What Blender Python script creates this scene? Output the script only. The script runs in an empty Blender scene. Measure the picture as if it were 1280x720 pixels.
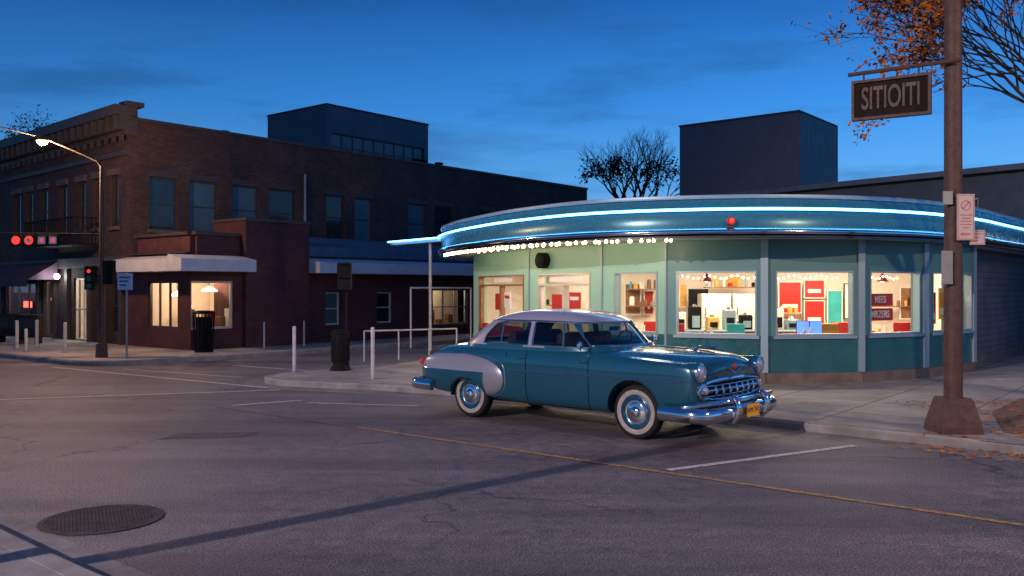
import bpy, bmesh, math, random
from mathutils import Vector, Matrix
from mathutils.bvhtree import BVHTree
random.seed(7)
scene=bpy.context.scene; col=scene.collection
scene.view_settings.view_transform='Standard'
try: scene.view_settings.look='None'
except Exception: pass
scene.view_settings.exposure=0
R=random.uniform
# ------------------------------------------------------------------ materials
def nn(nt,t,**k):
    n=nt.nodes.new(t)
    for a,b in k.items(): setattr(n,a,b)
    return n
def mixc(nt,fac,a,b,blend='MIX'):
    n=nn(nt,'ShaderNodeMix',data_type='RGBA',blend_type=blend)
    for i,v in ((0,fac),(6,a),(7,b)):
        if isinstance(v,bpy.types.NodeSocket): nt.links.new(v,n.inputs[i])
        elif i==0: n.inputs[0].default_value=v
        else: n.inputs[i].default_value=(*v[:3],1)
    return n.outputs[2]
def ramp(nt,src,stops):
    n=nn(nt,'ShaderNodeValToRGB'); nt.links.new(src,n.inputs[0])
    e=n.color_ramp.elements
    while len(e)<len(stops): e.new(.5)
    for i,(p,c) in enumerate(stops):
        e[i].position=p; e[i].color=(*c,1) if len(c)==3 else c
    return n.outputs[0]
def noise(nt,vec,scale,detail=5,rough=.6):
    n=nn(nt,'ShaderNodeTexNoise'); n.inputs['Scale'].default_value=scale; n.inputs['Detail'].default_value=detail
    n.inputs['Roughness'].default_value=rough
    nt.links.new(vec,n.inputs['Vector']); return n.outputs['Fac']
def base(name):
    m=bpy.data.materials.new(name); m.use_nodes=True; nt=m.node_tree
    return m,nt,nt.nodes['Principled BSDF'],nn(nt,'ShaderNodeTexCoord')
def bumpn(nt,h,strength,dist=.02):
    b=nn(nt,'ShaderNodeBump'); b.inputs['Strength'].default_value=strength; b.inputs['Distance'].default_value=dist
    nt.links.new(h,b.inputs['Height']); return b.outputs[0]
def sc(c,k): return tuple(min(1,max(0,x*k)) for x in c)
def mat(name,c,rough=.6,metal=0,var=.25,vs=3,bump=0,bs=40,coat=0,rv=.1,spec=.5):
    m,nt,p,tc=base(name); o=tc.outputs['Object']
    f=noise(nt,o,vs)
    nt.links.new(ramp(nt,f,[(.3,sc(c,1-var)),(.7,sc(c,1+var))]),p.inputs['Base Color'])
    r=nn(nt,'ShaderNodeMapRange'); nt.links.new(noise(nt,o,vs*3.1),r.inputs[0])
    r.inputs[1].default_value=.3;r.inputs[2].default_value=.7
    r.inputs[3].default_value=max(.02,rough-rv); r.inputs[4].default_value=min(1,rough+rv)
    nt.links.new(r.outputs[0],p.inputs['Roughness'])
    p.inputs['Metallic'].default_value=metal; p.inputs['Specular IOR Level'].default_value=spec
    if coat: p.inputs['Coat Weight'].default_value=coat; p.inputs['Coat Roughness'].default_value=.04
    if bump: nt.links.new(bumpn(nt,noise(nt,o,bs),bump),p.inputs['Normal'])
    return m
def emis(name,c,s):
    m,nt,p,tc=base(name)
    p.inputs['Base Color'].default_value=(*c,1); p.inputs['Emission Color'].default_value=(*c,1)
    p.inputs['Emission Strength'].default_value=s; return m
def brick(name,c1,c2,mortar,w=.23,h=.078,ms=.009,bump=.5,uv=True,rough=.85,rot=0):
    m,nt,p,tc=base(name)
    v=tc.outputs['UV' if uv else 'Object']
    if rot:
        mp=nn(nt,'ShaderNodeMapping'); mp.inputs['Rotation'].default_value=(0,0,rot); nt.links.new(v,mp.inputs[0]); v=mp.outputs[0]
    b=nn(nt,'ShaderNodeTexBrick'); nt.links.new(v,b.inputs['Vector'])
    b.inputs['Scale'].default_value=1; b.inputs['Brick Width'].default_value=w; b.inputs['Row Height'].default_value=h
    b.inputs['Mortar Size'].default_value=ms; b.inputs['Color1'].default_value=(*c1,1); b.inputs['Color2'].default_value=(*c2,1)
    b.inputs['Mortar'].default_value=(*mortar,1); b.inputs['Bias'].default_value=-.1
    if not uv and w>1: b.offset=0
    f=noise(nt,tc.outputs['Object'],.7,8,.7)
    c=mixc(nt,1,b.outputs['Color'],ramp(nt,f,[(.3,(.45,.45,.47)),(.7,(1.35,1.3,1.25))]),'MULTIPLY')
    nt.links.new(c,p.inputs['Base Color']); p.inputs['Roughness'].default_value=rough
    inv=nn(nt,'ShaderNodeMath',operation='SUBTRACT'); inv.inputs[0].default_value=1; nt.links.new(b.outputs['Fac'],inv.inputs[1])
    ad=nn(nt,'ShaderNodeMath',operation='MULTIPLY_ADD'); nt.links.new(noise(nt,tc.outputs['Object'],60),ad.inputs[0]); ad.inputs[1].default_value=.4
    nt.links.new(inv.outputs[0],ad.inputs[2])
    nt.links.new(bumpn(nt,ad.outputs[0],bump,.01),p.inputs['Normal']); return m
def striped(name,c,axis,period,rough=.5,metal=0,bump=.8,dist=.03,dark=.6):
    m,nt,p,tc=base(name)
    s=nn(nt,'ShaderNodeSeparateXYZ'); nt.links.new(tc.outputs['UV'],s.inputs[0])
    d=nn(nt,'ShaderNodeMath',operation='DIVIDE'); nt.links.new(s.outputs[axis],d.inputs[0]); d.inputs[1].default_value=period
    fr=nn(nt,'ShaderNodeMath',operation='FRACT'); nt.links.new(d.outputs[0],fr.inputs[0])
    col1=ramp(nt,fr.outputs[0],[(.0,sc(c,dark)),(.14,c),(.9,sc(c,1.1)),(1,sc(c,dark))])
    c2=mixc(nt,1,col1,ramp(nt,noise(nt,tc.outputs['Object'],1.5,7),[(.3,(.65,.65,.65)),(.7,(1.2,1.2,1.2))]),'MULTIPLY')
    nt.links.new(c2,p.inputs['Base Color']); p.inputs['Roughness'].default_value=rough; p.inputs['Metallic'].default_value=metal
    nt.links.new(bumpn(nt,fr.outputs[0],bump,dist),p.inputs['Normal']); return m
def glass(name,tint,r0=.03,k=.8,rough=.02):
    m=bpy.data.materials.new(name); m.use_nodes=True; nt=m.node_tree; nt.nodes.clear()
    o=nn(nt,'ShaderNodeOutputMaterial'); t=nn(nt,'ShaderNodeBsdfTransparent'); t.inputs[0].default_value=(*tint,1)
    g=nn(nt,'ShaderNodeBsdfGlossy'); g.inputs['Roughness'].default_value=rough; g.inputs[0].default_value=(.9,.95,1,1)
    lw=nn(nt,'ShaderNodeLayerWeight'); lw.inputs[0].default_value=.5
    pw=nn(nt,'ShaderNodeMath',operation='POWER'); nt.links.new(lw.outputs['Facing'],pw.inputs[0]); pw.inputs[1].default_value=4
    ma=nn(nt,'ShaderNodeMath',operation='MULTIPLY_ADD'); nt.links.new(pw.outputs[0],ma.inputs[0]); ma.inputs[1].default_value=k; ma.inputs[2].default_value=r0
    mi=nn(nt,'ShaderNodeMixShader'); nt.links.new(ma.outputs[0],mi.inputs[0]); nt.links.new(t.outputs[0],mi.inputs[1]); nt.links.new(g.outputs[0],mi.inputs[2])
    nt.links.new(mi.outputs[0],o.inputs[0]); return m

ANG=math.atan2(-.63,.776)
def asphalt():
    m,nt,p,tc=base('asphalt'); o=tc.outputs['Object']
    big=noise(nt,o,.35,6,.65); fine=noise(nt,o,60,3,.75); mid=noise(nt,o,6,6,.7)
    c=ramp(nt,big,[(.3,(.078,.073,.081)),(.5,(.102,.094,.103)),(.7,(.130,.120,.129))])
    c=mixc(nt,1,c,ramp(nt,mid,[(.35,(.74,.74,.75)),(.65,(1.22,1.2,1.18))]),'MULTIPLY')
    c=mixc(nt,1,c,ramp(nt,fine,[(.36,(.25,.25,.25)),(.5,(1,1,1)),(.64,(2.8,2.7,2.6))]),'MULTIPLY')
    vo=nn(nt,'ShaderNodeTexVoronoi',feature='DISTANCE_TO_EDGE'); vo.inputs['Scale'].default_value=.33
    wv=nn(nt,'ShaderNodeVectorMath',operation='MULTIPLY_ADD')
    n3=nn(nt,'ShaderNodeTexNoise'); n3.inputs['Scale'].default_value=1.6; n3.inputs['Detail'].default_value=8; nt.links.new(o,n3.inputs['Vector'])
    nt.links.new(n3.outputs['Color'],wv.inputs[0]); wv.inputs[1].default_value=(.9,.9,0); nt.links.new(o,wv.inputs[2])
    nt.links.new(wv.outputs[0],vo.inputs['Vector'])
    cr=ramp(nt,vo.outputs['Distance'],[(.0,(.35,.35,.35)),(.008,(1,1,1))])
    msk=ramp(nt,noise(nt,o,.22,3),[(.46,(0,0,0)),(.54,(1,1,1))])
    c=mixc(nt,1,c,mixc(nt,msk,(1,1,1),cr),'MULTIPLY')
    mp=nn(nt,'ShaderNodeMapping'); mp.inputs['Rotation'].default_value=(0,0,-ANG); mp.inputs['Scale'].default_value=(.12,.9,1); nt.links.new(o,mp.inputs[0])
    c=mixc(nt,1,c,ramp(nt,noise(nt,mp.outputs[0],1.0,5,.6),[(.36,(.62,.62,.65)),(.6,(1.15,1.13,1.12))]),'MULTIPLY')
    nt.links.new(c,p.inputs['Base Color'])
    nt.links.new(ramp(nt,mid,[(.3,(.48,.48,.48)),(.7,(.80,.80,.80))]),p.inputs['Roughness'])
    nt.links.new(bumpn(nt,fine,.8,.009),p.inputs['Normal']); return m
M={}
M['asphalt']=asphalt()
M['patch']=mat('dark_asphalt_patch',(.06,.056,.062),.8,var=.3,vs=8,bump=.5,bs=60)
M['ground']=mat('dark_ground',(.05,.045,.04),.9,bump=.4)
M['pave']=brick('concrete_pavement',(.24,.23,.23),(.28,.268,.262),(.07,.065,.06),1.5,1.5,.014,.35,uv=False,rough=.8,rot=-ANG)
M['kerb']=mat('kerb_concrete',(.20,.19,.185),.85,var=.35,vs=2.5,bump=.4,bs=60)
M['gutter']=mat('gutter_concrete',(.16,.15,.15),.85,var=.35,vs=2.5,bump=.4,bs=60)
def paint(name,c,lo=.38,hi=.5):
    m,nt,p,tc=base(name); o=tc.outputs['Object']
    f=noise(nt,o,14,8,.75)
    nt.links.new(mixc(nt,ramp(nt,f,[(lo,(0,0,0)),(hi,(1,1,1))]),(.095,.088,.095),c),p.inputs['Base Color'])
    p.inputs['Roughness'].default_value=.7
    nt.links.new(bumpn(nt,noise(nt,o,90),.4,.005),p.inputs['Normal']); return m
M['wline']=paint('white_road_paint',(.5,.49,.47)); M['yline']=paint('yellow_road_paint',(.42,.23,.05),.42,.56); M['yline2']=paint('worn_yellow_road_paint',(.22,.15,.07),.50,.66)
M['brick']=brick('dark_brick',(.078,.036,.030),(.032,.020,.020),(.036,.031,.03))
M['redbrick']=brick('maroon_painted_brick',(.095,.024,.030),(.062,.018,.024),(.04,.015,.018),bump=.4)
M['trimdark']=mat('dark_cornice_paint',(.042,.032,.029),.6)
M['stone']=mat('stone_trim',(.09,.07,.062),.8,bump=.2)
M['canopywhite']=mat('white_canopy_metal',(.42,.45,.52),.5,var=.12)
M['bluemetal']=mat('blue_grey_roof_metal',(.085,.13,.18),.5,metal=.1)
M['slateroof']=mat('slate_roof_edge',(.06,.09,.13),.5)
M['slate']=mat('slate_wall_panels',(.035,.060,.095),.6,var=.15,vs=1)
M['corr']=striped('corrugated_steel',(.055,.085,.12),0,.5,.5,.2,1,.08,.35)
M['siding']=striped('grey_horizontal_siding',(.16,.145,.16),1,.16,.6,.0,1,.03)
M['darkglass']=mat('dark_window_glass',(.012,.018,.025),.08,var=.3,rv=.05)
M['blind']=mat('pale_window_blind',(.045,.085,.11),.35,var=.2,vs=1.5)
M['frame']=mat('dark_window_frame',(.035,.03,.03),.5)
M['framew']=mat('pale_window_frame',(.5,.46,.42),.5,var=.1)
M['roof']=mat('bitumen_roof',(.03,.03,.032),.9)
M['iron']=mat('black_iron',(.008,.008,.009),.7,spec=.12)
M['galv']=mat('galvanised_steel',(.24,.24,.25),.5,metal=.5,var=.2)
M['pole_brown']=mat('rusty_brown_pole',(.060,.028,.021),.65,var=.4,vs=9,bump=.12,bs=50)
M['whitepost']=mat('white_painted_post',(.36,.36,.38),.5,var=.2,vs=8)
M['teal']=mat('bulb_lit_mint_enamel',(.24,.46,.38),.5,var=.05,vs=1.2)  # diner wall enamel, paler copy for the bulb-lit bays
M['tealshade']=mat('shaded_teal_enamel',(.085,.22,.22),.45,var=.06,vs=1.2)  # same wall enamel, shade painted in: darker for bays lit only by sky
M['tealdark']=mat('dark_teal_enamel',(.018,.105,.125),.28,var=.15,vs=1.5,coat=.4)
M['fascia']=mat('teal_fascia_metal',(.045,.165,.190),.27,metal=.35,var=.03,vs=1.0,rv=.02)
M['chrome']=mat('polished_chrome',(.72,.74,.77),.10,metal=1,var=.06,rv=.05)
M['bandchrome']=mat('band_chrome',(.60,.64,.67),.12,metal=1,var=.03,rv=.02)
M['steel']=mat('brushed_stainless',(.26,.36,.42),.45,metal=.4,var=.05,rv=.03)
M['soffit']=mat('soffit_metal',(.55,.60,.52),.5,metal=.1,var=.06)
M['concrete']=mat('rough_concrete',(.15,.11,.095),.9,var=.3,bump=.4)
M['cream']=mat('cream_interior_wall',(.76,.67,.58),.7,var=.06)
M['ceil']=mat('white_ceiling',(.8,.77,.72),.8,var=.04)
M['tilefloor']=mat('interior_floor',(.25,.18,.14),.35)
M['red']=mat('red_enamel',(.42,.020,.014),.4,var=.15)
M['whitem']=mat('white_enamel',(.70,.69,.65),.35,var=.06)
M['yellow']=mat('yellow_enamel',(.65,.34,.06),.4,var=.1)
M['black']=mat('black_plastic',(.008,.008,.009),.7,spec=.12)
M['tealdoor']=mat('teal_door_paint',(.03,.33,.34),.4)
M['wood']=mat('warm_wood',(.22,.10,.04),.45,var=.3,vs=6)
M['paint']=mat('teal_car_paint',(.008,.078,.128),.25,metal=.30,var=.05,vs=2,coat=1,rv=.03)
M['paint2']=mat('lilac_grey_car_paint',(.22,.225,.30),.35,var=.03,coat=.6,rv=.03)
M['paint3']=mat('silver_grey_car_paint',(.21,.215,.26),.32,metal=.2,var=.03,coat=.8,rv=.03)
M['seam']=mat('dark_gap',(.003,.006,.008),.8,spec=.1)
M['rubber']=mat('tyre_rubber',(.014,.013,.013),.8,var=.3,vs=20,spec=.25)
M['wwall']=mat('cream_whitewall',(.28,.25,.235),.6,var=.22,vs=12)
M['carglass']=glass('car_window_glass',(.42,.46,.46),.05,.9)
M['shopglass']=glass('shop_window_glass',(.95,.97,.96),.02,.5)
M['lens']=mat('headlamp_glass',(.65,.6,.62),.08,metal=.6,var=.2,vs=30)
M['seat']=mat('brown_upholstery',(.10,.055,.035),.7)
M['plate']=mat('yellow_plate',(.95,.42,.02),.5,var=.08)
M['signpanel']=mat('dark_brown_sign_panel',(.016,.010,.009),.85,var=.3,spec=.15)
M['neon']=emis('blue_neon_tube',(.10,.45,1),13)
M['bulb']=emis('warm_bulb',(1,.62,.30),24)
M['bulbs']=emis('small_warm_bulb',(1,.8,.55),9)
M['panel']=emis('ceiling_light_panel',(1,.86,.68),6)
M['lamp']=emis('sodium_lamp_glass',(1,.50,.20),2.4)
M['walllamp']=emis('white_wall_lamp',(.9,.97,1),20)
M['redlight']=emis('red_signal_light',(1,.03,.015),2.0)
M['redsoft']=emis('soft_red_signal_face',(1,.05,.03),.9)
M['redneon']=emis('red_shop_neon',(1,.10,.06),4)
M['blueshop']=emis('blue_shop_glow',(.25,.5,1),1.4)
M['warmwin']=emis('warm_lamp_shade',(1,.66,.38),4)
M['bluesc']=emis('blue_screen',(.08,.2,1),2.0)
M['bark']=mat('dark_bark',(.028,.018,.013),.9,bump=.5,bs=25)
M['mulch']=mat('brown_mulch',(.13,.07,.045),.95,var=.5,vs=14,bump=.5,bs=30)
M['castiron']=mat('cast_iron',(.034,.031,.034),.75,var=.5,vs=8,bump=.3,spec=.3)
M['bluesign']=mat('pale_blue_sign',(.30,.42,.6),.4,var=.1)
M['signlet']=mat('faded_sign_lettering',(.085,.055,.05),.7)
M['pinkred']=mat('faded_red_print',(.5,.10,.08),.6)
M['paper']=mat('pinkish_sign_face',(.42,.36,.36),.5,var=.08)
M['awn']=striped('dark_purple_awning',(.05,.022,.035),0,.4,.8,dark=.5)
def leafm(name,c):
    m,nt,p,tc=base(name)
    oi=noise(nt,tc.outputs['Object'],5,2)
    nt.links.new(ramp(nt,oi,[(.3,sc(c,.45)),(.55,c),(.75,sc(c,1.5))]),p.inputs['Base Color']); p.inputs['Roughness'].default_value=.8; p.inputs['Specular IOR Level'].default_value=.15
    return m
M['leaf']=leafm('orange_autumn_leaf',(.40,.125,.012)); M['leafd']=leafm('dark_twig_leaf',(.03,.022,.014))

# ------------------------------------------------------------------ mesh builder
WM={}
W=lambda x,y,z: Vector((x,y,z))
class Fr:
    def __init__(s,o,d,n): s.o=Vector(o);s.d=Vector(d).normalized();s.n=Vector(n).normalized()
    def __call__(s,a,t,z):
        p=s.o+s.d*a+s.n*t; return Vector((p.x,p.y,z))
class MB:
    def __init__(s): s.v=[];s.f=[];s.m=[]
    def add(s,vs,fs,mi=0):
        o=len(s.v); s.v+=[tuple(x) for x in vs]
        for f in fs: s.f.append(tuple(i+o for i in f)); s.m.append(mi)
        return s
    def box(s,a0,a1,t0,t1,z0,z1,mi=0,F=W):
        vs=[F(a,t,z) for z in (z0,z1) for a,t in ((a0,t0),(a1,t0),(a1,t1),(a0,t1))]
        return s.add(vs,[(3,2,1,0),(4,5,6,7),(0,1,5,4),(1,2,6,5),(2,3,7,6),(3,0,4,7)],mi)
    def prism(s,poly,z0,z1,mi=0,F=W):
        n=len(poly); vs=[F(p[0],p[1],z0) for p in poly]+[F(p[0],p[1],z1) for p in poly]
        return s.add(vs,[tuple(range(n))[::-1],tuple(range(n,2*n))]+[(i,(i+1)%n,n+(i+1)%n,n+i) for i in range(n)],mi)
    def tube(s,path,rad,n=8,mi=0,cap=True):
        path=[Vector(p) for p in path]
        if not isinstance(rad,(list,tuple)): rad=[rad]*len(path)
        vs=[];up=Vector((0,0,1))
        t0=(path[1]-path[0]).normalized()
        if abs(t0.z)>.9: up=Vector((1,0,0))
        u=t0.cross(up).normalized()
        for i,p in enumerate(path):
            t=(path[min(i+1,len(path)-1)]-path[max(i-1,0)]).normalized()
            u=(u-t*u.dot(t)).normalized(); w=t.cross(u)
            for k in range(n):
                a=2*math.pi*k/n; vs.append(p+(u*math.cos(a)+w*math.sin(a))*rad[i])
        fs=[(i*n+k,i*n+(k+1)%n,(i+1)*n+(k+1)%n,(i+1)*n+k) for i in range(len(path)-1) for k in range(n)]
        if cap: fs+=[tuple(range(n))[::-1],tuple((len(path)-1)*n+k for k in range(n))]
        return s.add(vs,fs,mi)
    def lathe(s,prof,c,axis='z',n=24,mi=0,mis=None):
        c=Vector(c)
        o=len(s.v)
        for r,h in prof:
            for k in range(n):
                a=2*math.pi*k/n; x,y=r*math.cos(a),r*math.sin(a)
                s.v.append(tuple(c+{'z':Vector((x,y,h)),'y':Vector((x,h,y)),'x':Vector((h,x,y))}[axis]))
        for i in range(len(prof)-1):
            for k in range(n):
                s.f.append((o+i*n+k,o+i*n+(k+1)%n,o+(i+1)*n+(k+1)%n,o+(i+1)*n+k)); s.m.append(mis[i] if mis else mi)
        return s
    def ball(s,c,r,n=10,mi=0,sz=1):
        return s.lathe([(max(.0005,r*math.sin(math.pi*i/6)),-r*sz*math.cos(math.pi*i/6)) for i in range(7)],c,'z',n,mi)
    def loft(s,rings,mi=0,caps=True):
        n=len(rings[0]); vs=[p for r in rings for p in r]
        fs=[(i*n+k,i*n+(k+1)%n,(i+1)*n+(k+1)%n,(i+1)*n+k) for i in range(len(rings)-1) for k in range(n)]
        if caps: fs+=[tuple(range(n))[::-1],tuple((len(rings)-1)*n+k for k in range(n))]
        return s.add(vs,fs,mi)
    def sweep(s,path,prof,side=1,closed=True,mi=0,mis=None):
        P=[Vector(p) for p in path]; n=len(prof); vs=[]
        for i,p in enumerate(P):
            t=(P[min(i+1,len(P)-1)]-P[max(i-1,0)]).normalized()
            nr=Vector((-t.y,t.x))*side
            for a,z in prof: q=p+nr*a; vs.append((q.x,q.y,z))
        m=n if closed else n-1
        o=len(s.v); s.v+=vs
        for i in range(len(P)-1):
            for k in range(m):
                s.f.append((o+i*n+k,o+i*n+(k+1)%n,o+(i+1)*n+(k+1)%n,o+(i+1)*n+k)); s.m.append(mis[k] if mis else mi)
        if closed:
            s.f.append(tuple(o+k for k in range(n))); s.m.append(mi); s.f.append(tuple(o+(len(P)-1)*n+k for k in range(n))); s.m.append(mi)
        return s
    def obj(s,name,mats,parent=None,smooth=35,local=False,bevel=0,label=None,kind=None,recalc=True):
        me=bpy.data.meshes.new(name); me.from_pydata(s.v,[],s.f)
        mats=mats if isinstance(mats,(list,tuple)) else [mats]
        for m in mats: me.materials.append(M[m])
        for p,mi in zip(me.polygons,s.m): p.material_index=mi
        if recalc:
            bm=bmesh.new(); bm.from_mesh(me); bmesh.ops.recalc_face_normals(bm,faces=bm.faces); bm.to_mesh(me); bm.free()
        boxuv(me)
        if smooth: 
            me.shade_smooth(); me.set_sharp_from_angle(angle=math.radians(smooth))
        o=bpy.data.objects.new(name,me); col.objects.link(o)
        WM[o]=Matrix()
        if parent:
            o.parent=parent
            if local: WM[o]=WM[parent].copy()
            else: o.matrix_parent_inverse=WM[parent].inverted()
        if bevel:
            b=o.modifiers.new('bevel','BEVEL'); b.width=bevel; b.segments=2; b.limit_method='ANGLE'
        if label: o['label']=label
        if kind: o['kind']=kind
        return o
def boxuv(me):
    uv=me.uv_layers.new(name='uv') if not me.uv_layers else me.uv_layers[0]
    for p in me.polygons:
        n=p.normal
        if abs(n.z)>.7: t=Vector((1,0,0)); b=Vector((0,1,0))
        else:
            t=Vector((-n.y,n.x,0)).normalized(); b=Vector((0,0,1))
        for li in p.loop_indices:
            v=me.vertices[me.loops[li].vertex_index].co; uv.data[li].uv=(v.dot(t),v.dot(b))
def thing(name,label,category,loc,rot=0,group=None):
    e=bpy.data.objects.new(name,None); e.empty_display_size=.3; col.objects.link(e)
    e.location=loc; e.rotation_euler=(0,0,rot); e['label']=label; e['category']=category
    if group: e['group']=group
    WM[e]=Matrix.Translation(Vector(loc))@Matrix.Rotation(rot,4,'Z'); return e
def text(s,size,pos,xd,nrm,m,parent,name='lettering',ext=.004,local=False,align='CENTER',sx=1,bold=0):
    cu=bpy.data.curves.new(name,'FONT'); cu.body=s; cu.size=size; cu.extrude=ext; cu.align_x=align; cu.align_y='CENTER'; cu.offset=bold
    t=bpy.data.objects.new(name,cu); col.objects.link(t)
    bpy.context.view_layer.update()
    me=bpy.data.meshes.new_from_object(t.evaluated_get(bpy.context.evaluated_depsgraph_get()))
    bpy.data.objects.remove(t)
    x=Vector(xd).normalized(); n=Vector(nrm).normalized(); u=n.cross(x)
    mt=Matrix((( x.x*sx,u.x,n.x,pos[0]),(x.y*sx,u.y,n.y,pos[1]),(x.z*sx,u.z,n.z,pos[2]),(0,0,0,1)))
    me.transform(mt); me.materials.clear(); me.materials.append(M[m])
    o=bpy.data.objects.new(name,me); col.objects.link(o); WM[o]=Matrix()
    if parent:
        o.parent=parent
        if not local: o.matrix_parent_inverse=WM[parent].inverted()
    return o
def bake(o):
    bpy.context.view_layer.update()
    me=bpy.data.meshes.new_from_object(o.evaluated_get(bpy.context.evaluated_depsgraph_get()))
    o.modifiers.clear(); o.data=me; return o
def wall(mb,F,s0,s1,z0,z1,holes,dep,mi=0):
    S=sorted({s0,s1,*[h[0] for h in holes],*[h[1] for h in holes]}); Z=sorted({z0,z1,*[h[2] for h in holes],*[h[3] for h in holes]})
    S=[x for x in S if s0<=x<=s1]; Z=[x for x in Z if z0<=x<=z1]
    for i in range(len(S)-1):
        for j in range(len(Z)-1):
            cs,cz=(S[i]+S[i+1])/2,(Z[j]+Z[j+1])/2
            if any(h[0]<cs<h[1] and h[2]<cz<h[3] for h in holes): continue
            mb.add([F(S[i],0,Z[j]),F(S[i+1],0,Z[j]),F(S[i+1],0,Z[j+1]),F(S[i],0,Z[j+1])],[(0,1,2,3)],mi)
    for a,b,c,d in holes:
        for p,q in (((a,c),(b,c)),((b,c),(b,d)),((b,d),(a,d)),((a,d),(a,c))):
            mb.add([F(p[0],0,p[1]),F(q[0],0,q[1]),F(q[0],-dep,q[1]),F(p[0],-dep,p[1])],[(0,1,2,3)],mi)
def window(parent,F,a,b,z0,z1,t=-.12,gm='darkglass',fm='frame',nx=1,nz=2,fw=.05,thick=.05,name='window',sill=None):
    g=MB().box(a+.01,b-.01,t-.012,t,z0+.01,z1-.01,F=F).obj(name,gm,parent,smooth=0)
    f=MB()
    f.box(a,a+fw,t-.03,t+thick,z0,z1,F=F); f.box(b-fw,b,t-.03,t+thick,z0,z1,F=F)
    f.box(a+fw,b-fw,t-.03,t+thick,z0,z0+fw,F=F); f.box(a+fw,b-fw,t-.03,t+thick,z1-fw,z1,F=F)
    for i in range(1,nx):
        x=a+(b-a)*i/nx; f.box(x-fw*.35,x+fw*.35,t-.02,t+thick*.8,z0+fw,z1-fw,F=F)
    for i in range(1,nz):
        x=z0+(z1-z0)*i/nz; f.box(a+fw,b-fw,t-.025,t+thick*.7,x-fw*.4,x+fw*.4,F=F)
    f.obj('frame',fm,g,smooth=0)
    if sill: MB().box(a-.08,b+.08,-.02,.09,z0-.11,z0-.003,F=F).obj('sill',sill,g,smooth=0)
    return g

# ------------------------------------------------------------------ ground
U=Vector((.776,-.63)); V=Vector((.63,.776)); L=Vector((-.776,.63))
g=MB().add([(-400,-400,-.03),(400,-400,-.03),(400,600,-.03),(-400,600,-.03)],[(0,1,2,3)]).obj('ground','ground',smooth=0,kind='structure')
MB().add([(-70,-30,0),(70,-30,0),(70,90,0),(-70,90,0)],[(0,1,2,3)]).obj('road','asphalt',smooth=0,kind='structure')
def smoothp(pts,k=6,closed=False):
    P=[Vector(p) for p in pts]; out=[]
    for i in range(len(P)-1):
        p0=P[max(i-1,0)];p1=P[i];p2=P[i+1];p3=P[min(i+2,len(P)-1)]
        for j in range(k):
            t=j/k; out.append(.5*((2*p1)+(p2-p0)*t+(2*p0-5*p1+4*p2-p3)*t*t+(3*p1-p0-3*p2+p3)*t**3))
    out.append(P[-1]); return out
KP=[(.012,-.02),(.012,.10),(-.012,.134),(-.16,.134),(-.16,-.02)]
dk=[(30,-8.9),(16,2.5),(6.1,10.5),(3.35,12.9),(0.5,15.4),(-2.6,17.1)]+[tuple(p) for p in smoothp([(-3.9,17.55),(-4.8,18.0),(-5.25,18.7),(-5.0,19.5),(-4.4,20.2)],4)]+[(-2.6,22.4),(26.4,58.4)]
MB().prism(dk+[(90,58),(90,-9)],-.02,.13).obj('pavement','pave',smooth=0,kind='structure')
MB().sweep(dk,KP,1).obj('kerb','kerb',kind='structure',bevel=0)
MB().sweep(dk,[(.42,-.01),(.42,.004),(.012,.008),(.012,-.01)],1).obj('gutter_strip','gutter',kind='structure')
lk=[(23.8,63.7),(-7.4,25.2)]+[tuple(p) for p in smoothp([(-8.2,24.2),(-9.2,23.2),(-10.3,22.5),(-11.4,22.7),(-12.4,23.5)],4)]+[(-14.7,25.3),(-40,45.8)]
MB().prism(lk+[(-60,100),(20,100)],-.02,.13).obj('pavement','pave',smooth=0,kind='structure')
MB().sweep(lk,KP,1).obj('kerb','kerb',kind='structure')
sh=V*-.20
nk=[tuple(Vector(p)+sh) for p in [(-16,17.2),(-6.2,9.0)]+[tuple(p) for p in smoothp([(-5.2,8.15),(-4.34,7.42),(-3.4,6.6),(-2.75,6.05)],4)]+[(8,-2.7),(20,-12.5)]]
MB().prism(nk+[(20,-30),(-30,-30),(-30,17)],-.02,.13).obj('pavement','kerb',smooth=0,kind='structure')
MB().sweep(nk,KP,1).obj('kerb','kerb',kind='structure')
MB().sweep(nk,[(.40,-.01),(.40,.004),(.012,.008),(.012,-.01)],1).obj('gutter_strip','gutter',kind='structure')
def line(name,a,b,w,m,z=.006):
    a=Vector(a);b=Vector(b); d=(b-a).normalized(); n=Vector((-d.y,d.x))*w/2; mb=MB()
    k=max(1,int((b-a).length/1.5))
    for i in range(k):
        p=a+(b-a)*i/k;q=a+(b-a)*(i+1)/k
        mb.add([(*(p-n),z),(*(q-n),z),(*(q+n),z),(*(p+n),z)],[(0,1,2,3)])
    o=mb.obj(name,m,smooth=0,kind='structure'); return o
def onl(x): return (x,14.75+(x+4.9)*(-1.9-14.75)/(16+4.9))
line('yellow_road_line',onl(-4.9),onl(-2.2),.08,'yline2'); line('yellow_road_line',onl(-2.2),onl(16),.085,'yline')
line('white_road_line',(1.71,9.65),(4.34,11.15),.10,'wline')
line('white_road_line',(-9.8,15.5),(-4.55,17.25),.11,'wline')
line('white_road_line',(-11.6,22.2),(-4.9,17.6),.11,'wline')
line('white_road_line',(-4.75,14.95),(-3.75,15.65),.10,'wline')
line('white_road_line',(-3.55,15.3),(-1.6,14.9),.08,'wline')
line('white_road_line',(-9.6,21.7),(-6.0,19.6),.08,'wline')
line('white_road_line',(-7.2,22.7),(-4.4,20.9),.12,'wline')
MB().add([(-4.7,11.6,.004),(-3.6,11.8,.004),(-3.5,12.2,.004),(-4.5,12.1,.004)],[(0,1,2,3)]).obj('road_patch','patch',smooth=0,kind='structure')
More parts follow.
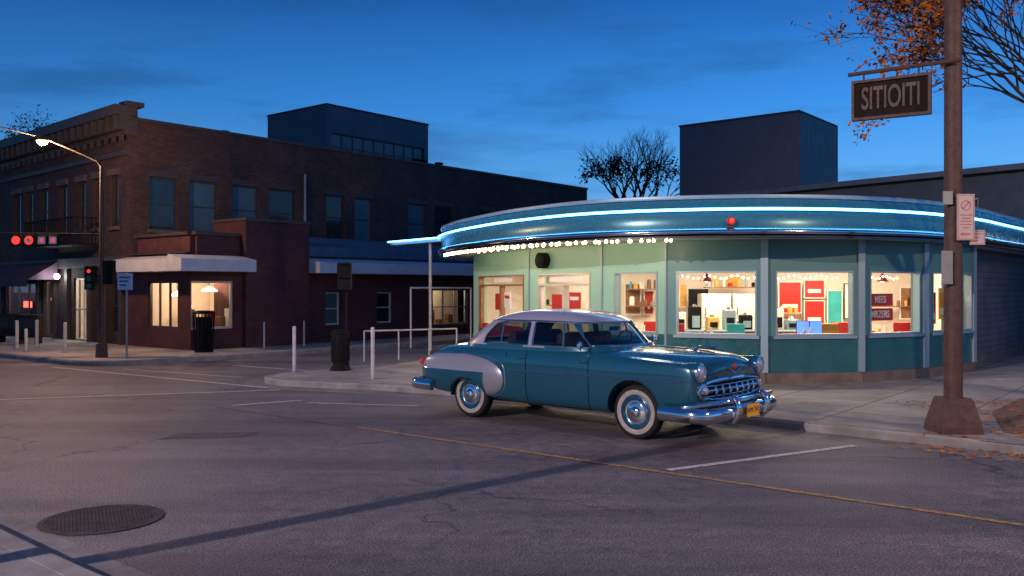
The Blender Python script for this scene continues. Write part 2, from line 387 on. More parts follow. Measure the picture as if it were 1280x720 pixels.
MB().prism([(6.35,11.35),(7.2,10.4),(10.5,13.1),(8.6,14.9),(7.2,13.2)],.10,.138).obj('mulch_bed','mulch',smooth=0,kind='structure')
lm=MB()
for i in range(1100):
    if i<800: x,y=R(6.2,10),R(10.4,14.6); 
    else:
        t=R(0,1); x,y=5.0+3.2*t+random.gauss(0,.25),11.15-2.5*t+random.gauss(0,.2)
    z=.142
    if (Vector((x,y))-Vector((6.1,10.5))).dot(V)<0: z=.014
    a=R(0,6.28); s=R(.02,.045); 
    lm.add([(x+s*math.cos(a+k*1.57),y+s*math.sin(a+k*1.57)*.8,z+R(0,.02)) for k in range(4)],[(0,1,2,3)])
lm.obj('fallen_leaves','leaf',smooth=0,kind='stuff',recalc=False)
mx_,my_=-3.54,7.60
mh=thing('manhole_cover','round cast iron manhole cover set in the asphalt','manhole cover',(mx_,my_,0))
MB().lathe([(.0005,.006),(.50,.006),(.50,-.01)],(mx_,my_,0),'z',40).obj('cover','castiron',mh)
mb=MB()
for i in range(-14,15):
    for j in range(-14,15):
        x,y=(i+.5*(j%2))*.033,j*.033
        if x*x+y*y<.18: mb.box(mx_+x-.009,mx_+x+.009,my_+y-.009,my_+y+.009,.006,.009)
mb.lathe([(.45,.006),(.45,.010),(.50,.010),(.50,.0)],(mx_,my_,0),'z',40)
mb.obj('raised_lugs','castiron',mh,smooth=0)['kind']='stuff'

# ------------------------------------------------------------------ brick building
LF=Vector((-.74,.67)); NF=Vector((-.67,-.74)); LF0=math.hypot(.74,.67)
C0=Vector((-12.5,28.7)); FV=Fr(C0,V,-L); FL=Fr(C0,LF,NF)
def sv(px,o=C0):
    k=(px-640)/1100; return (k*o.y-o.x)/(.63-.776*k)
def sl(px,o=C0):
    k=(px-640)/1100; return (o.x-k*o.y)/(.74/LF0+.67/LF0*k)
def slE(px,o):
    k=(px-640)/1100; return (o.x-k*o.y)/(.776+.63*k)
LL=12.0
bb=thing('brick_building','two-storey dark brown brick corner building with heavy cornice','building',(C0.x,C0.y,0))
hV=[(sv(a),sv(b),3.95,5.72) for a,b in ((187,222),(237,272),(291,323),(337,370),(408,431),(443,466),(510,533),(543,566),(600,618),(640,655))]
hL=[(sl(b),sl(a),4.05,5.75) for a,b in ((17,26),(32,41),(50,60),(74,84),(97,107),(117,128),(138,148))]
ent=[(sl(b),sl(a),z0,z1) for a,b,z0,z1 in ((8,46,.6,2.2),(55,66,.14,2.3),(92,112,.14,2.35),(117,127,.5,2.3),(138,150,.5,2.3))]
w=MB(); wall(w,FV,0,26.5,0,7.5,hV,.25); wall(w,FL,0,LL,0,7.3,hL+ent,.25)
w.box(0,26.5,-14,-13.9,0,7.5,F=FV); w.box(26.4,26.5,-13.9,-.001,0,7.5,F=FV); w.box(LL-.1,LL,-8,-.001,0,7.3,F=FL)
w.obj('wall','brick',bb,smooth=0)
MB().box(0.5,26.3,-13.8,-.35,7.2,7.25,F=FV).obj('roof','roof',bb,smooth=0)
MB().box(-.02,26.55,-.32,.05,7.502,7.6,F=FV).obj('parapet_cap','trimdark',bb,smooth=0)
c=MB(); c.box(0,LL+.1,-.3,.12,7.0,7.15,F=FL); c.box(0,LL+.2,-.3,.45,7.62,7.95,F=FL); c.box(0,LL+.15,-.3,.3,7.152,7.618,F=FL)
c.box(0,LL,.002,.1,6.35,6.5,F=FL)
for i in range(21):
    s=.05+i*.575; c.box(s,s+.16,.302,.42,7.16,7.60,F=FL); c.box(s+.02,s+.14,.122,.22,6.8,6.998,F=FL)
c.box(-.05,.5,-.5,.1,7.952,8.1,F=FL)
c.obj('cornice','trimdark',bb,smooth=0)
for i,h in enumerate(hV): window(bb,FV,*h,gm='blind' if i in(1,2,5,6) else 'darkglass',nz=2,sill='stone')
for i,h in enumerate(hL): window(bb,FL,*h,gm='darkglass',nz=2,sill='stone')
for h in hL: MB().box(h[0]-.1,h[1]+.1,.002,.08,5.76,5.98,F=FL).obj('lintel','stone',bb,smooth=0)
for h in hV: MB().box(h[0]-.06,h[1]+.06,.002,.02,5.73,5.93,F=FV).obj('lintel','trimdark',bb,smooth=0)
window(bb,FL,*ent[0],gm='shopglass',nx=3,nz=1); window(bb,FL,*ent[1],gm='shopglass',nz=1,name='door'); window(bb,FL,*ent[2],gm='shopglass',nx=2,nz=2,name='door',fm='framew')
window(bb,FL,*ent[3],gm='shopglass'); window(bb,FL,*ent[4],gm='darkglass')
si=MB(); si.box(.3,LL-.15,-3.0,-2.95,.1,3.0,F=FL); si.box(.4,LL-.15,-2.94,-.3,.1,.14,F=FL); si.box(.4,LL-.15,-2.94,-.3,2.9,2.95,F=FL); si.box(6.9,6.96,-2.9,-.3,.14,2.9,F=FL)
si.obj('shop_interior','cream',bb,smooth=0)
s0_=sl(46); MB().box(s0_+.2,s0_+1.3,-.6,-.55,1.5,1.62,F=FL).obj('neon_sign','redneon',bb)
MB().box(s0_+2.2,s0_+3.0,-.6,-.55,1.2,1.45,F=FL).obj('neon_sign','redneon',bb)
MB().box(s0_+.4,sl(14),-1.8,-1.75,.9,1.9,F=FL).obj('shop_display','blueshop',bb)
for k in range(3): MB().box(s0_+.5+k*1.1,s0_+1.1+k*1.1,-1.3,-.9,.14,1.15+.15*k,F=FL).obj('shop_display_stand','black',bb,smooth=0)
for px in (4,50,70,86,114,132,154):
    s=sl(px); MB().box(s-.12,s+.12,.002,.12,.13,2.7,F=FL).obj('storefront_pilaster','trimdark',bb,smooth=0)
MB().box(0,LL,.002,.16,2.7,3.05,F=FL).obj('storefront_trim','trimdark',bb,smooth=0)
a0,a1=sl(78),sl(6)
aw=MB(); aw.add([FL(a0,.17,2.95),FL(a1,.17,2.95),FL(a1,1.2,2.3),FL(a0,1.2,2.3),FL(a0,1.2,2.05),FL(a1,1.2,2.05)],[(0,1,2,3),(3,2,5,4)])
aw.add([FL(a0,.17,2.95),FL(a0,1.2,2.3),FL(a0,.17,2.3)],[(0,1,2)]); aw.obj('awning','awn',bb,smooth=0)
b0,b1=sl(128),sl(66); bal=MB(); bal.box(b0,b1,.003,1.0,3.45,3.52,F=FL)
z=4.35
bal.box(b0,b1,.96,1.0,z,z+.05,F=FL); bal.box(b0,b0+.04,.003,.96,z,z+.05,F=FL); bal.box(b1-.04,b1,.003,.96,z,z+.05,F=FL)
n=int((b1-b0)/.14)
for i in range(n+1):
    s=b0+(b1-b0-.03)*i/n; bal.box(s,s+.022,.965,.99,3.52,4.35,F=FL)
for i in range(6):
    bal.box(b0,b0+.022,.05+i*.15,.07+i*.15,3.52,4.35,F=FL)
bal.obj('balcony','iron',bb,smooth=0)
wl=MB(); pl=FL(sl(82),.30,2.42); wl.ball(pl,.10); wl.obj('wall_lamp','walllamp',bb)
MB().box(sl(82)-.03,sl(82)+.03,.12,.3,2.40,2.46,F=FL).obj('lamp_bracket','iron',bb)
MB().tube([FV(sv(380),.06,3.7),FV(sv(380),.06,6.4)],.05).obj('downpipe','galv',bb)
P0=C0+L*5.0; FP=Fr(P0,V,-L)
p0,p1=sv(408,P0),sv(535,P0)
ph=thing('rooftop_penthouse','dark boxy rooftop storey with a long window band','rooftop structure',(*(P0+V*p0),7.25))
mb=MB(); wall(mb,FP,p0,p1,7.2,10.6,[(p0+.3,p1-.3,8.1,9.35)],.2); mb.box(p0,p0+.08,-4.5,-.002,7.2,10.6,F=FP); mb.box(p1-.08,p1,-4.5,-.002,7.2,10.6,F=FP); mb.box(p0,p1,-4.6,-4.5,7.2,10.6,F=FP)
mb.obj('wall','slate',ph,smooth=0)
MB().box(p0-.03,p1+.03,-4.63,.03,10.602,10.68,F=FP).obj('roof','roof',ph,smooth=0)
window(ph,FP,p0+.3,p1-.3,8.1,9.35,nx=9,nz=2,gm='blind')
for px in (175,195,310):
    s=sv(px); MB().tube([FV(s,-1.5,7.25),FV(s,-1.5,7.85),FV(s,-1.5,7.86),FV(s,-1.5,7.92)],[.12,.12,.18,.18]).obj('roof_vent','galv',bb)
for px in (540,549,568):
    s=sv(px); MB().tube([FV(s,-1,7.25),FV(s,-1,7.8),FV(s,-1,7.81),FV(s,-1,7.9)],[.13,.13,.2,.2]).obj('roof_vent','iron',bb)

# ------------------------------------------------------------------ maroon storefront extension
E0=C0-L*3.7; FE=Fr(E0,V,-L); FEL=Fr(E0,L,-V)
eb=thing('maroon_storefront_building','low maroon painted brick storefront with white canopy','building',(E0.x,E0.y,0))
eh=[(sv(238.5,E0),sv(292,E0),.74,2.22)]
smw=[(sv(407,E0),sv(425,E0),.72,1.85),(sv(471,E0),sv(490,E0),.72,1.85),(sv(541,E0),sv(584,E0),.55,1.95)]
elh=[(slE(222,E0),slE(184,E0),.74,2.22)]
eT0,eT1=sv(303,E0),sv(382,E0); eEnd=14.5
mb=MB(); wall(mb,FE,0,eT0,0,2.5,eh,.15); wall(mb,FEL,0,3.7,0,2.5,elh,.15); mb.obj('wall','redbrick',eb,smooth=0)
mb=MB(); wall(mb,FE,eT1,eEnd,0,3.05,smw,.15); mb.box(eEnd-.1,eEnd,-3.6,-.002,0,3.05,F=FE)
mb.obj('wall','redbrick',eb,smooth=0)
mb=MB(); mb.box(.3,eT0,-.25,-.15,2.5,3.62,F=FE); mb.box(.302,3.4,-.3,-.15,2.5,3.62,F=FEL); mb.obj('parapet','redbrick',eb,smooth=0)
mb=MB(); mb.box(.2,eT0-.002,-.3,-.05,3.622,3.72,F=FE); mb.box(.3,3.5,-.35,-.05,3.622,3.715,F=FEL); mb.obj('parapet_cap','trimdark',eb,smooth=0)
MB().box(eT0,eT1,-1.6,.18,0,4.12,F=FE).obj('block_wall','redbrick',eb,smooth=0)
MB().box(eT0-.05,eT1+.05,-1.65,.23,4.122,4.22,F=FE).obj('block_cap','trimdark',eb,smooth=0)
def canopy(F,a,b,ex=.75):
    m=MB(); m.add([F(a,.003,3.0),F(b,.003,3.0),F(b,ex,2.86),F(a,ex,2.86),F(b,ex,2.5),F(a,ex,2.5),F(b,.003,2.5),F(a,.003,2.5)],[(0,1,2,3),(3,2,4,5),(5,4,6,7),(0,3,5,7),(1,2,4,6)]); return m
canopy(FE,-.75,eT0-.003).obj('canopy','canopywhite',eb,smooth=0)
canopy(FEL,.002,3.7).obj('canopy','canopywhite',eb,smooth=0)
canopy(FE,eT1+.003,eEnd).obj('canopy','canopywhite',eb,smooth=0)
mb=MB(); mb.box(0.01,eEnd,-3.65,-.3,3.06,3.1,F=FE); mb.obj('roof','roof',eb,smooth=0)
mb=MB(); a,b=eT1+.6,eEnd-1.2; mb.add([FE(a,-.9,3.1),FE(b,-.9,3.1),FE(b,-.9,3.45),FE(a,-.9,3.45),FE(b,-3.2,3.95),FE(a,-3.2,3.95),FE(a,-3.2,3.1),FE(b,-3.2,3.1)],[(0,1,2,3),(3,2,4,5),(0,3,5,6),(1,2,4,7)])
mb.obj('rooftop_unit','bluemetal',eb,smooth=0)
window(eb,FE,*eh[0],gm='shopglass',fm='framew',nz=1,nx=1,fw=.07); window(eb,FEL,*elh[0],gm='shopglass',fm='frame',nx=3,nz=1,fw=.07)
window(eb,FE,*smw[0],gm='blind',fm='framew',nz=2); window(eb,FE,*smw[1],gm='darkglass',fm='framew',nz=2)
window(eb,FE,*smw[2],gm='shopglass',fm='galv',nx=3,nz=2)
mb=MB(); mb.box(.1,3.2,-3.0,-2.95,.1,2.45,F=FE); mb.box(2.45,2.5,-2.9,-.2,.1,2.45,F=FE); mb.box(.1,2.45,-2.94,-.2,.1,.14,F=FE); mb.box(.1,2.45,-2.94,-.2,2.4,2.45,F=FE)
mb.obj('room_wall','cream',eb,smooth=0)
mb=MB(); mb.box(9.0,13.5,-1.6,-1.55,.1,2.45,F=FE); mb.box(9.0,13.5,-1.5,-.2,2.4,2.44,F=FE); mb.obj('back_room_wall','cream',eb,smooth=0)
for i in range(5):
    MB().box(10.2+i*.55,10.5+i*.55,-1.3,-1.1,.14,.7+.2*(i%3),F=FE).obj('shop_shelf','wood',eb,smooth=0)
for i,(a,h,m_) in enumerate(((.15,1.35,'wood'),(.5,1.05,'whitem'),(.85,1.3,'red'),(1.2,1.1,'wood'),(1.6,1.35,'whitem'))):
    MB().box(a,a+.24,-.7,-.4,.15,h,F=FE).obj('shop_display_stand',m_,eb,smooth=0)
for a,t,z,s in ((.6,-1.8,1.75,.22),(1.5,-1.4,1.9,.26),(1.2,-2.3,1.4,.2)):
    lp=thing('pendant_lamp','glowing curved pendant lamp in a shop window','lamp',FE(a,t,z),group='pendant lamps in the shop window')
    q=FE(a,t,z); MB().lathe([(.03,.16),(s,.02),(s*.9,-.02),(.02,.05)],q,'z',20).obj('lamp_shade','warmwin',lp); MB().tube([q+Vector((0,0,.15)),(q.x,q.y,2.39)],.008).obj('cord','black',lp)
def plight(name,loc,e,c,r=.1):
    l=bpy.data.lights.new(name,'POINT'); l.energy=e; l.color=c; l.shadow_soft_size=r
    o=bpy.data.objects.new(name,l); o.location=loc; col.objects.link(o); return o
plight('shop_light',FE(1.2,-1.5,2.2),95,(1,.72,.46)); plight('shop_light',FE(11.3,-.9,2.2),45,(1,.75,.5))
plight('shop_light',FL(9.2,-1.4,2.5),110,(.7,.8,1)); plight('shop_light',FL(3.8,-1.2,2.5),170,(1,.85,.7))
plight('wall_lamp_light',FL(sl(82),.5,2.42),30,(.9,.95,1),.1)

# ------------------------------------------------------------------ diner
fas=smoothp([(0.3,33),(-1.5,29.5),(-2.05,27.2),(-2.05,25.2),(-1.55,23.0),(-.75,20.9),(0.2,19.0),(1.7,17.2),(3.8,16.35),(5.8,16.35),(7.8,17.1),(9.8,18.7),(11.6,20.7),(13.6,23),(16,26)],8)
di=thing('diner','curved streamlined teal diner with blue neon rim and lit windows','diner',(5,18,.13))
def offp(path,a):
    out=[]
    for i,p in enumerate(path):
        t=(path[min(i+1,len(path)-1)]-path[max(i-1,0)]).normalized(); out.append(p+Vector((t.y,-t.x))*a)
    return out
MB().sweep(fas,[(-.35,3.70),(-.10,3.70),(-.07,3.655),(-.045,3.54),(.0,3.50),(-.03,3.36),(-.05,3.18),(.0,3.09),(.0,3.04),(-.35,3.04)],-1).obj('fascia','fascia',di,smooth=50)
MB().sweep(fas,[(-.108,3.702),(-.108,3.735),(-.02,3.735),(-.01,3.70),(-.02,3.665),(-.065,3.665)],-1).obj('roof_rim','steel',di,smooth=50)
MB().sweep(fas,[(.003,3.12),(.065,3.09),(.08,3.045),(.065,3.0),(.003,2.985)],-1).obj('chrome_band','bandchrome',di,smooth=50)
MB().sweep(fas,[(.003,2.98),(.035,2.97),(.03,2.935),(-.05,2.93),(-.3,2.95),(-.3,2.98)],-1).obj('lower_chrome_band','bandchrome',di,smooth=50)
neonp=offp(fas,.06)[10:]
MB().tube([(p.x,p.y,3.46) for p in neonp],.024,8).obj('neon_tube','neon',di)
MB().sweep(offp(fas,.0)[8:],[(.003,3.475),(.03,3.475),(.03,3.445),(-.01,3.445)],-1).obj('neon_backing','steel',di)
poly=[tuple(p) for p in offp(fas,-.2)]
MB().prism(poly+[(16,34)],3.55,3.6).obj('roof','roof',di,smooth=0)
MB().prism([tuple(p) for p in offp(fas,-.3)]+[(16,34)],2.962,3.0).obj('soffit','soffit',di,smooth=0)
nodes=[((px-640)/1100*d,d) for px,d in ((592,26),(662,21.8),(753,19.2),(833,17.9),(957,17.25),(1077,17.5),(1157,18.4),(1217,19.8))]
N=[Vector(n) for n in nodes]
wins=[(599,655,'door'),(673,738,'door'),(768,822,'w'),(845,946,'w'),(969,1067,'w'),(1087,1150,'w'),(1165,1214,'w')]
SILL=1.06; TOP=2.34
wallA=MB(); wallB=MB()
for i in range(7):
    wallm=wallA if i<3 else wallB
    A,B=N[i],N[i+1]; d=(B-A).normalized(); nr=Vector((d.y,-d.x)); F=Fr(A,d,nr); Ls=(B-A).length
    def sp(px):
        k=(px-640)/1100; return (k*A.y-A.x)/(d.x-k*d.y)
    a,b=max(.12,sp(wins[i][0])),min(Ls-.08,sp(wins[i][1]))
    door=wins[i][2]=='door'; z0=.14 if door else SILL
    th=.22
    wallm.box(0,Ls,-th,0,TOP,2.958,F=F)
    if door:
        wallm.box(0,a,-th,0,.25,TOP,F=F); wallm.box(b,Ls,-th,0,.25,TOP,F=F)
        MB().box(0,a,-th,.04,.0,.25,F=F).obj('plinth','concrete',di,smooth=0); MB().box(b,Ls,-th,.04,.0,.25,F=F).obj('plinth','concrete',di,smooth=0)
    else:
        wallm.box(0,a,-th,0,SILL,TOP,F=F); wallm.box(b,Ls,-th,0,SILL,TOP,F=F)
        MB().box(0,Ls,-th,.012,.33,SILL,F=F).obj('dado_wall','tealdark',di,smooth=0); MB().box(0,Ls,-th,.05,.0,.33,F=F).obj('plinth','concrete',di,smooth=0)
        MB().box(a-.05,b+.05,.013,.06,SILL-.06,SILL-.003,F=F).obj('window_sill','steel',di,smooth=0)
    gl=MB().add([F(a+.02,-.095,z0+.02),F(b-.02,-.095,z0+.02),F(b-.02,-.095,TOP-.02),F(a+.02,-.095,TOP-.02)],[(0,1,2,3)]).obj('door' if door else 'window','shopglass',di,smooth=0)
    f=MB(); fw=.035
    f.box(a,a+fw,-.14,.02,z0,TOP,F=F); f.box(b-fw,b,-.14,.02,z0,TOP,F=F); f.box(a+fw,b-fw,-.14,.02,TOP-fw,TOP,F=F); f.box(a+fw,b-fw,-.14,.02,z0,z0+fw,F=F)
    if door:
        f.box(a+fw,b-fw,-.13,.015,2.05,2.10,F=F); m_=(a+b)/2; f.box(m_-.05,m_+.05,-.13,.0,z0+fw,2.05,F=F)
        for q0,q1 in ((a+fw,a+fw+.07),(b-fw-.07,b-fw)): f.box(q0,q1,-.12,-.02,z0+fw,2.05,F=F)
    f.obj('frame','steel' if not door else ('framew' if i==1 else 'wood'),gl,smooth=0)
    if door:
        MB().box(a+fw+.08,m_-.07,-.088,-.06,z0+fw,1.0,F=F).obj('door_panel','red' if i==0 else 'wood',gl,smooth=0)
        MB().box(m_+.07,b-fw-.08,-.088,-.06,z0+fw,1.0,F=F).obj('door_panel','red' if i==0 else 'wood',gl,smooth=0)
        MB().tube([F(m_+.12,.04,1.0),F(m_+.12,.04,1.4)],.015).obj('handle','chrome',gl)
        MB().box(m_-.6,m_-.12,-.085,-.075,1.40,1.85,F=F).obj('door_notice','red',gl,smooth=0)
        MB().box(m_+.14,m_+.6,-.085,-.075,1.45,1.9,F=F).obj('door_notice','whitem' if i==0 else 'red',gl,smooth=0)
        MB().box(m_+.18,m_+.52,-.074,-.070,1.72,1.80,F=F).obj('door_notice','red' if i==0 else 'whitem',gl,smooth=0)
        MB().box(m_-.7,m_+.7,-.085,-.078,2.15,2.27,F=F).obj('transom_panel','whitem',gl,smooth=0)
    if i>=3: MB().box(Ls-.09,Ls+.05,-.06,.05,.34,2.95,F=F).obj('pier','steel',di,smooth=0)
    else: MB().box(Ls-.03,Ls+.02,-.06,.03,.26,2.95,F=F).obj('pier','steel',di,smooth=0)
wallA.obj('wall','teal',di,smooth=0); wallB.obj('wall','tealshade',di,smooth=0)
ins=[(10.25,20.1),(10.9,23.6),(2.4,24.2),(0.8,27.2),(-1.0,26.3)]
mb=MB()
for i in range(len(ins)-1):
    A,B=Vector(ins[i]),Vector(ins[i+1]); d=(B-A).normalized(); F=Fr(A,d,Vector((d.y,-d.x))); mb.box(0,(B-A).length,0,.1,.1,2.95,F=F)
mb.obj('interior_wall','cream',di,smooth=0)
room=[(n[0]+.02,n[1]+.25) for n in nodes[1:-1]]
rp=[(-.8,26.1)]+room+[(10.1,20.0),(10.85,23.5),(2.4,24.1),(.8,27.1)]
MB().prism(rp,2.90,2.93).obj('interior_ceiling','ceil',di,smooth=0); MB().prism(rp,.12,.15).obj('interior_floor','tilefloor',di,smooth=0)
for x,y,w_,e_ in ((4.2,19.6,1.6,1),(6.6,19.6,1.6,1),(8.6,20.3,1.2,1.1),(9.6,21.3,.8,1.2),(2.3,21.2,1.0,1.4),(5.2,21.8,1.6,1),(8.0,22.0,1.6,1),(.6,24.2,.6,2.0),(1.6,22.6,.6,1.8)):
    MB().box(x-w_/2,x+w_/2,y-.15,y+.15,2.865,2.897).obj('ceiling_light','panel',di,smooth=0)
    a=bpy.data.lights.new('ceiling_light_lamp','AREA'); a.shape='RECTANGLE'; a.size=w_; a.size_y=.4; a.energy=78*w_/1.4*e_; a.color=(1,.79,.55)
    ao=bpy.data.objects.new('ceiling_light_lamp',a); ao.location=(x,y,2.85); col.objects.link(ao)
for i in (3,4,5):
    gb=MB()
    A,B=N[i],N[i+1]; d=(B-A).normalized(); F=Fr(A,d,Vector((d.y,-d.x))); Ls=(B-A).length
    for k in range(14):
        gb.ball(F(.25+(Ls-.5)*k/13,-.5,2.22+.03*math.cos(k*1.3)),.022,8)
    gb.obj('string_lights','bulbs',di)['kind']='stuff'
def fat(t,off,z):
    i=min(int(t),len(fas)-2); f=t-i; P_=offp(fas[i:i+2],off); p=P_[0]*(1-f)+P_[1]*f; return Vector((p.x,p.y,z))
# two straight rows under the eave, bulbs evenly spaced by arc length
bulbpos=[]
def arcpts(t0,t1,step,off,z):
    out=[];acc=0;prev=fat(t0,off,z);out.append(prev);t=t0
    while t<t1:
        t+=.02; p=fat(t,off,z); acc+=(p-prev).length; prev=p
        if acc>=step: out.append(p); acc=0
    return out
bulbpos=arcpts(27,61.5,.24,-.05,2.900)
row2=arcpts(34,61.5,.48,-.55,2.925)
first=MB().ball((0,0,0),.030,10).obj('marquee_bulb','bulb',di,local=True)
d0=Vector((5,18,.13)); allb=bulbpos+row2; first.location=allb[0]-d0
for p in allb[1:]:
    c=first.copy(); c.location=p-d0; col.objects.link(c)
for k in range(2,len(bulbpos),6):
    p=bulbpos[k]; plight('marquee_light',(p.x,p.y,2.72),20,(1,.76,.46),.25)
sp_=min(range(len(fas)),key=lambda i:abs(fas[i].x/fas[i].y-(915-640)/1100) if fas[i].y<18 else 9); q=offp(fas,.03)[sp_]
m_=MB(); m_.tube([(q.x,q.y+.08,3.24),(q.x,q.y-.05,3.24)],.075,16); m_.obj('beacon_base','red',di)
m_=MB(); m_.ball((q.x,q.y-.06,3.24),.045,14); m_.obj('beacon_lamp','redlight',di)
A,B=N[1],N[2]; d=(B-A).normalized(); F=Fr(A,d,Vector((d.y,-d.x)))
hs=MB(); hs.tube([F(.75,.0,2.66),F(.75,.2,2.66),F(.75,.24,2.66)],[.19,.19,.12],18); hs.obj('horn_speaker','iron',di)
bm_=thing('neon_canopy_beam','thin canopy beam edged with blue neon on a slim post','canopy',(-3.9,28.2,.13))
MB().tube([(-2.05,25.4,3.46),(-3.95,28.0,3.46)],.022).obj('neon_tube','neon',bm_)
pa=[Vector((-2.0,25.5)),Vector((-3.9,28.1))]
MB().sweep(pa,[(-.02,3.48),(-.02,3.36),(-.5,3.36),(-.5,3.48)],1).obj('beam','steel',bm_)
MB().tube([(-2.45,26.4,.13),(-2.45,26.4,3.36)],.045).obj('post','whitepost',bm_)
an=[p for p in offp(fas,-.75) if p.x>9.9 and p.y>19]
ax=thing('siding_annexe','grey horizontal siding annexe wall beside the diner','building',(an[0].x,an[0].y,.13))
MB().sweep(an,[(0,.13),(0,2.95),(-.2,2.95),(-.2,.13)],-1).obj('wall','siding',ax,smooth=0)
MB().sweep(an,[(.0,.13),(.03,.13),(.03,.35),(0,.35)],-1).obj('plinth','concrete',ax,smooth=0)

def ix(px,y): return (px-640)/1100*y
def fridge(x,y):
    t=thing('refrigerator','white upright refrigerator against the diner wall','refrigerator',(x,y,.15),group='white refrigerators in the diner')
    MB().box(x-.38,x+.38,y-.33,y+.33,.15,1.85).obj('body','whitem',t,smooth=0,bevel=.02)
    for z0,z1,h0,h1 in ((.25,1.2,.8,1.15),(1.23,1.82,1.3,1.5)):
        dd=MB().box(x-.36,x+.36,y-.37,y-.335,z0,z1).obj('door','whitem',t,smooth=0,bevel=.01)
        MB().box(x-.31,x-.28,y-.42,y-.37,h0,h1).obj('handle','chrome',dd,smooth=0)
fridge(ix(893,23),23.1); fridge(ix(932,23),23.1)
ct=thing('diner_counter','long white service counter with red base in the diner','counter',(5.2,21.2,.15))
MB().box(3.4,6.9,21.0,21.6,.15,.95).obj('base','red',ct,smooth=0); MB().box(3.3,7.0,20.9,21.7,.952,1.0).obj('counter_top','steel',ct,smooth=0,bevel=.01)
for k,(x,h,m) in enumerate(((3.7,.30,'steel'),(4.05,.42,'whitem'),(4.42,.55,'black'),(4.85,.3,'yellow'),(5.25,.48,'steel'),(5.65,.35,'black'),(6.05,.3,'wood'),(6.4,.5,'whitem'),(6.75,.25,'steel'))):
    t=thing('kitchen_appliance','countertop appliance standing on the diner counter','appliance',(x,21.3,1.0),group='appliances on the diner counter')
    MB().box(x-.14,x+.14,21.15,21.45,1.0,1.0+h).obj('body',m,t,smooth=0,bevel=.03); MB().box(x-.09,x+.09,21.12,21.148,1.05,1.0+h*.6).obj('front_panel','black' if m!='black' else 'steel',t,smooth=0)
    MB().tube([(x,21.3,1.0+h),(x,21.3,1.06+h)],[.07,.04],10).obj('top_cap','chrome',t)
def panel(px0,px1,z0,z1,m,y=23.42,nm='wall_poster',lab='plain red poster panel on the diner wall',cat='poster',fr='whitem'):
    x0,x1=ix(px0,y),ix(px1,y); t=thing(nm,lab,cat,((x0+x1)/2,y,z0))
    MB().box(x0,x1,y,y+.03,z0,z1).obj('panel',m,t,smooth=0)
    f=MB(); e=.025
    f.box(x0-e,x1+e,y-.01,y+.032,z0-e,z0-.001); f.box(x0-e,x1+e,y-.01,y+.032,z1+.001,z1+e); f.box(x0-e,x0-.001,y-.01,y+.032,z0,z1); f.box(x1+.001,x1+e,y-.01,y+.032,z0,z1); f.obj('frame',fr,t,smooth=0)
    if m in('red','yellow') and (z1-z0)>.4:
        MB().box(x0+.08,x1-.08,y-.006,y-.001,z0+.12,z0+.22).obj('print','whitem',t,smooth=0)
    return t
panel(862,884,1.35,1.95,'black',23.3,'wall_screen','black screen mounted on the diner wall','screen','black')
panel(974,1001,1.35,2.15,'red'); panel(1006,1030,1.75,2.2,'red'); panel(1006,1030,1.0,1.65,'red'); panel(974,990,.9,1.25,'yellow',lab='small yellow poster on the diner wall'); panel(1056,1066,1.2,2.1,'whitem',fr='black',lab='white poster in black frame on diner wall')
panel(1035,1052,.18,1.92,'tealdoor',23.4,'interior_door','teal painted interior door in the diner','door'); panel(1126,1138,1.2,2.0,'wood',23.2,lab='brown framed picture on the diner wall')
panel(782,800,1.3,2.1,'wood',23.9,lab='brown framed picture on the diner wall'); panel(806,816,1.3,1.9,'red',23.9)
panel(850,858,1.5,2.1,'yellow',23.6,lab='yellow poster on the diner wall')
panel(905,925,2.0,2.3,'yellow',23.6,lab='yellow menu board on the diner wall')
def shelf(x0,x1,y,z):
    t=thing('wall_shelf','wooden wall shelf carrying jars and boxes in diner','shelf',((x0+x1)/2,y,z),group='wall shelves in the diner')
    MB().box(x0,x1,y-.25,y,z,z+.03).obj('board','wood',t,smooth=0)
    x=x0+.06
    while x<x1-.1:
        w_=R(.06,.14); h=R(.1,.26); m_=random.choice(['red','whitem','yellow','steel','black','tealdoor','wood'])
        MB().tube([(x+w_/2,y-.13,z+.032),(x+w_/2,y-.13,z+.03+h*.8),(x+w_/2,y-.13,z+.03+h)],[w_/2,w_/2,w_/3],10).obj('jar',m_,t); x+=w_+R(.03,.12)
shelf(5.1,6.6,23.45,2.0); shelf(7.0,7.6,23.35,1.28); shelf(3.1,4.0,23.8,1.5); shelf(9.3,10.6,23.3,1.5); shelf(3.1,4.0,23.8,1.95); shelf(.9,1.9,24.9,1.5)
A,B=N[5],N[6]; d=(B-A).normalized(); nr=Vector((d.y,-d.x)); F=Fr(A,d,nr)
for s_,z in (('MEES',1.76),('MRZERS',1.46)):
    sg=thing('window_sign','red panel with white lettering hanging inside diner window','sign',F(.72,-.16,z),group='red lettered window panels')
    MB().box(.34,1.10,-.17,-.15,z-.125,z+.125,F=F).obj('panel','red',sg,smooth=0)
    text(s_,.20,F(.72,-.145,z),(d.x,d.y,0),(nr.x,nr.y,0),'whitem',sg,sx=.76,bold=.003)
A,B=N[6],N[7]; d=(B-A).normalized(); nr=Vector((d.y,-d.x)); F=Fr(A,d,nr)
for a_,b_,z0,z1,m_ in ((.35,.75,1.35,2.0,'red'),(1.0,1.5,1.2,1.9,'red'),(1.65,2.0,1.3,2.0,'yellow')):
    sg=thing('window_poster','plain coloured poster panel hanging inside diner window','poster',F(a_,-.5,z0),group='posters inside the end window')
    MB().box(a_,b_,-.52,-.50,z0,z1,F=F).obj('panel',m_,sg,smooth=0); MB().box(a_+.05,b_-.05,-.499,-.495,z0+.1,z0+.25,F=F).obj('print','whitem',sg,smooth=0)
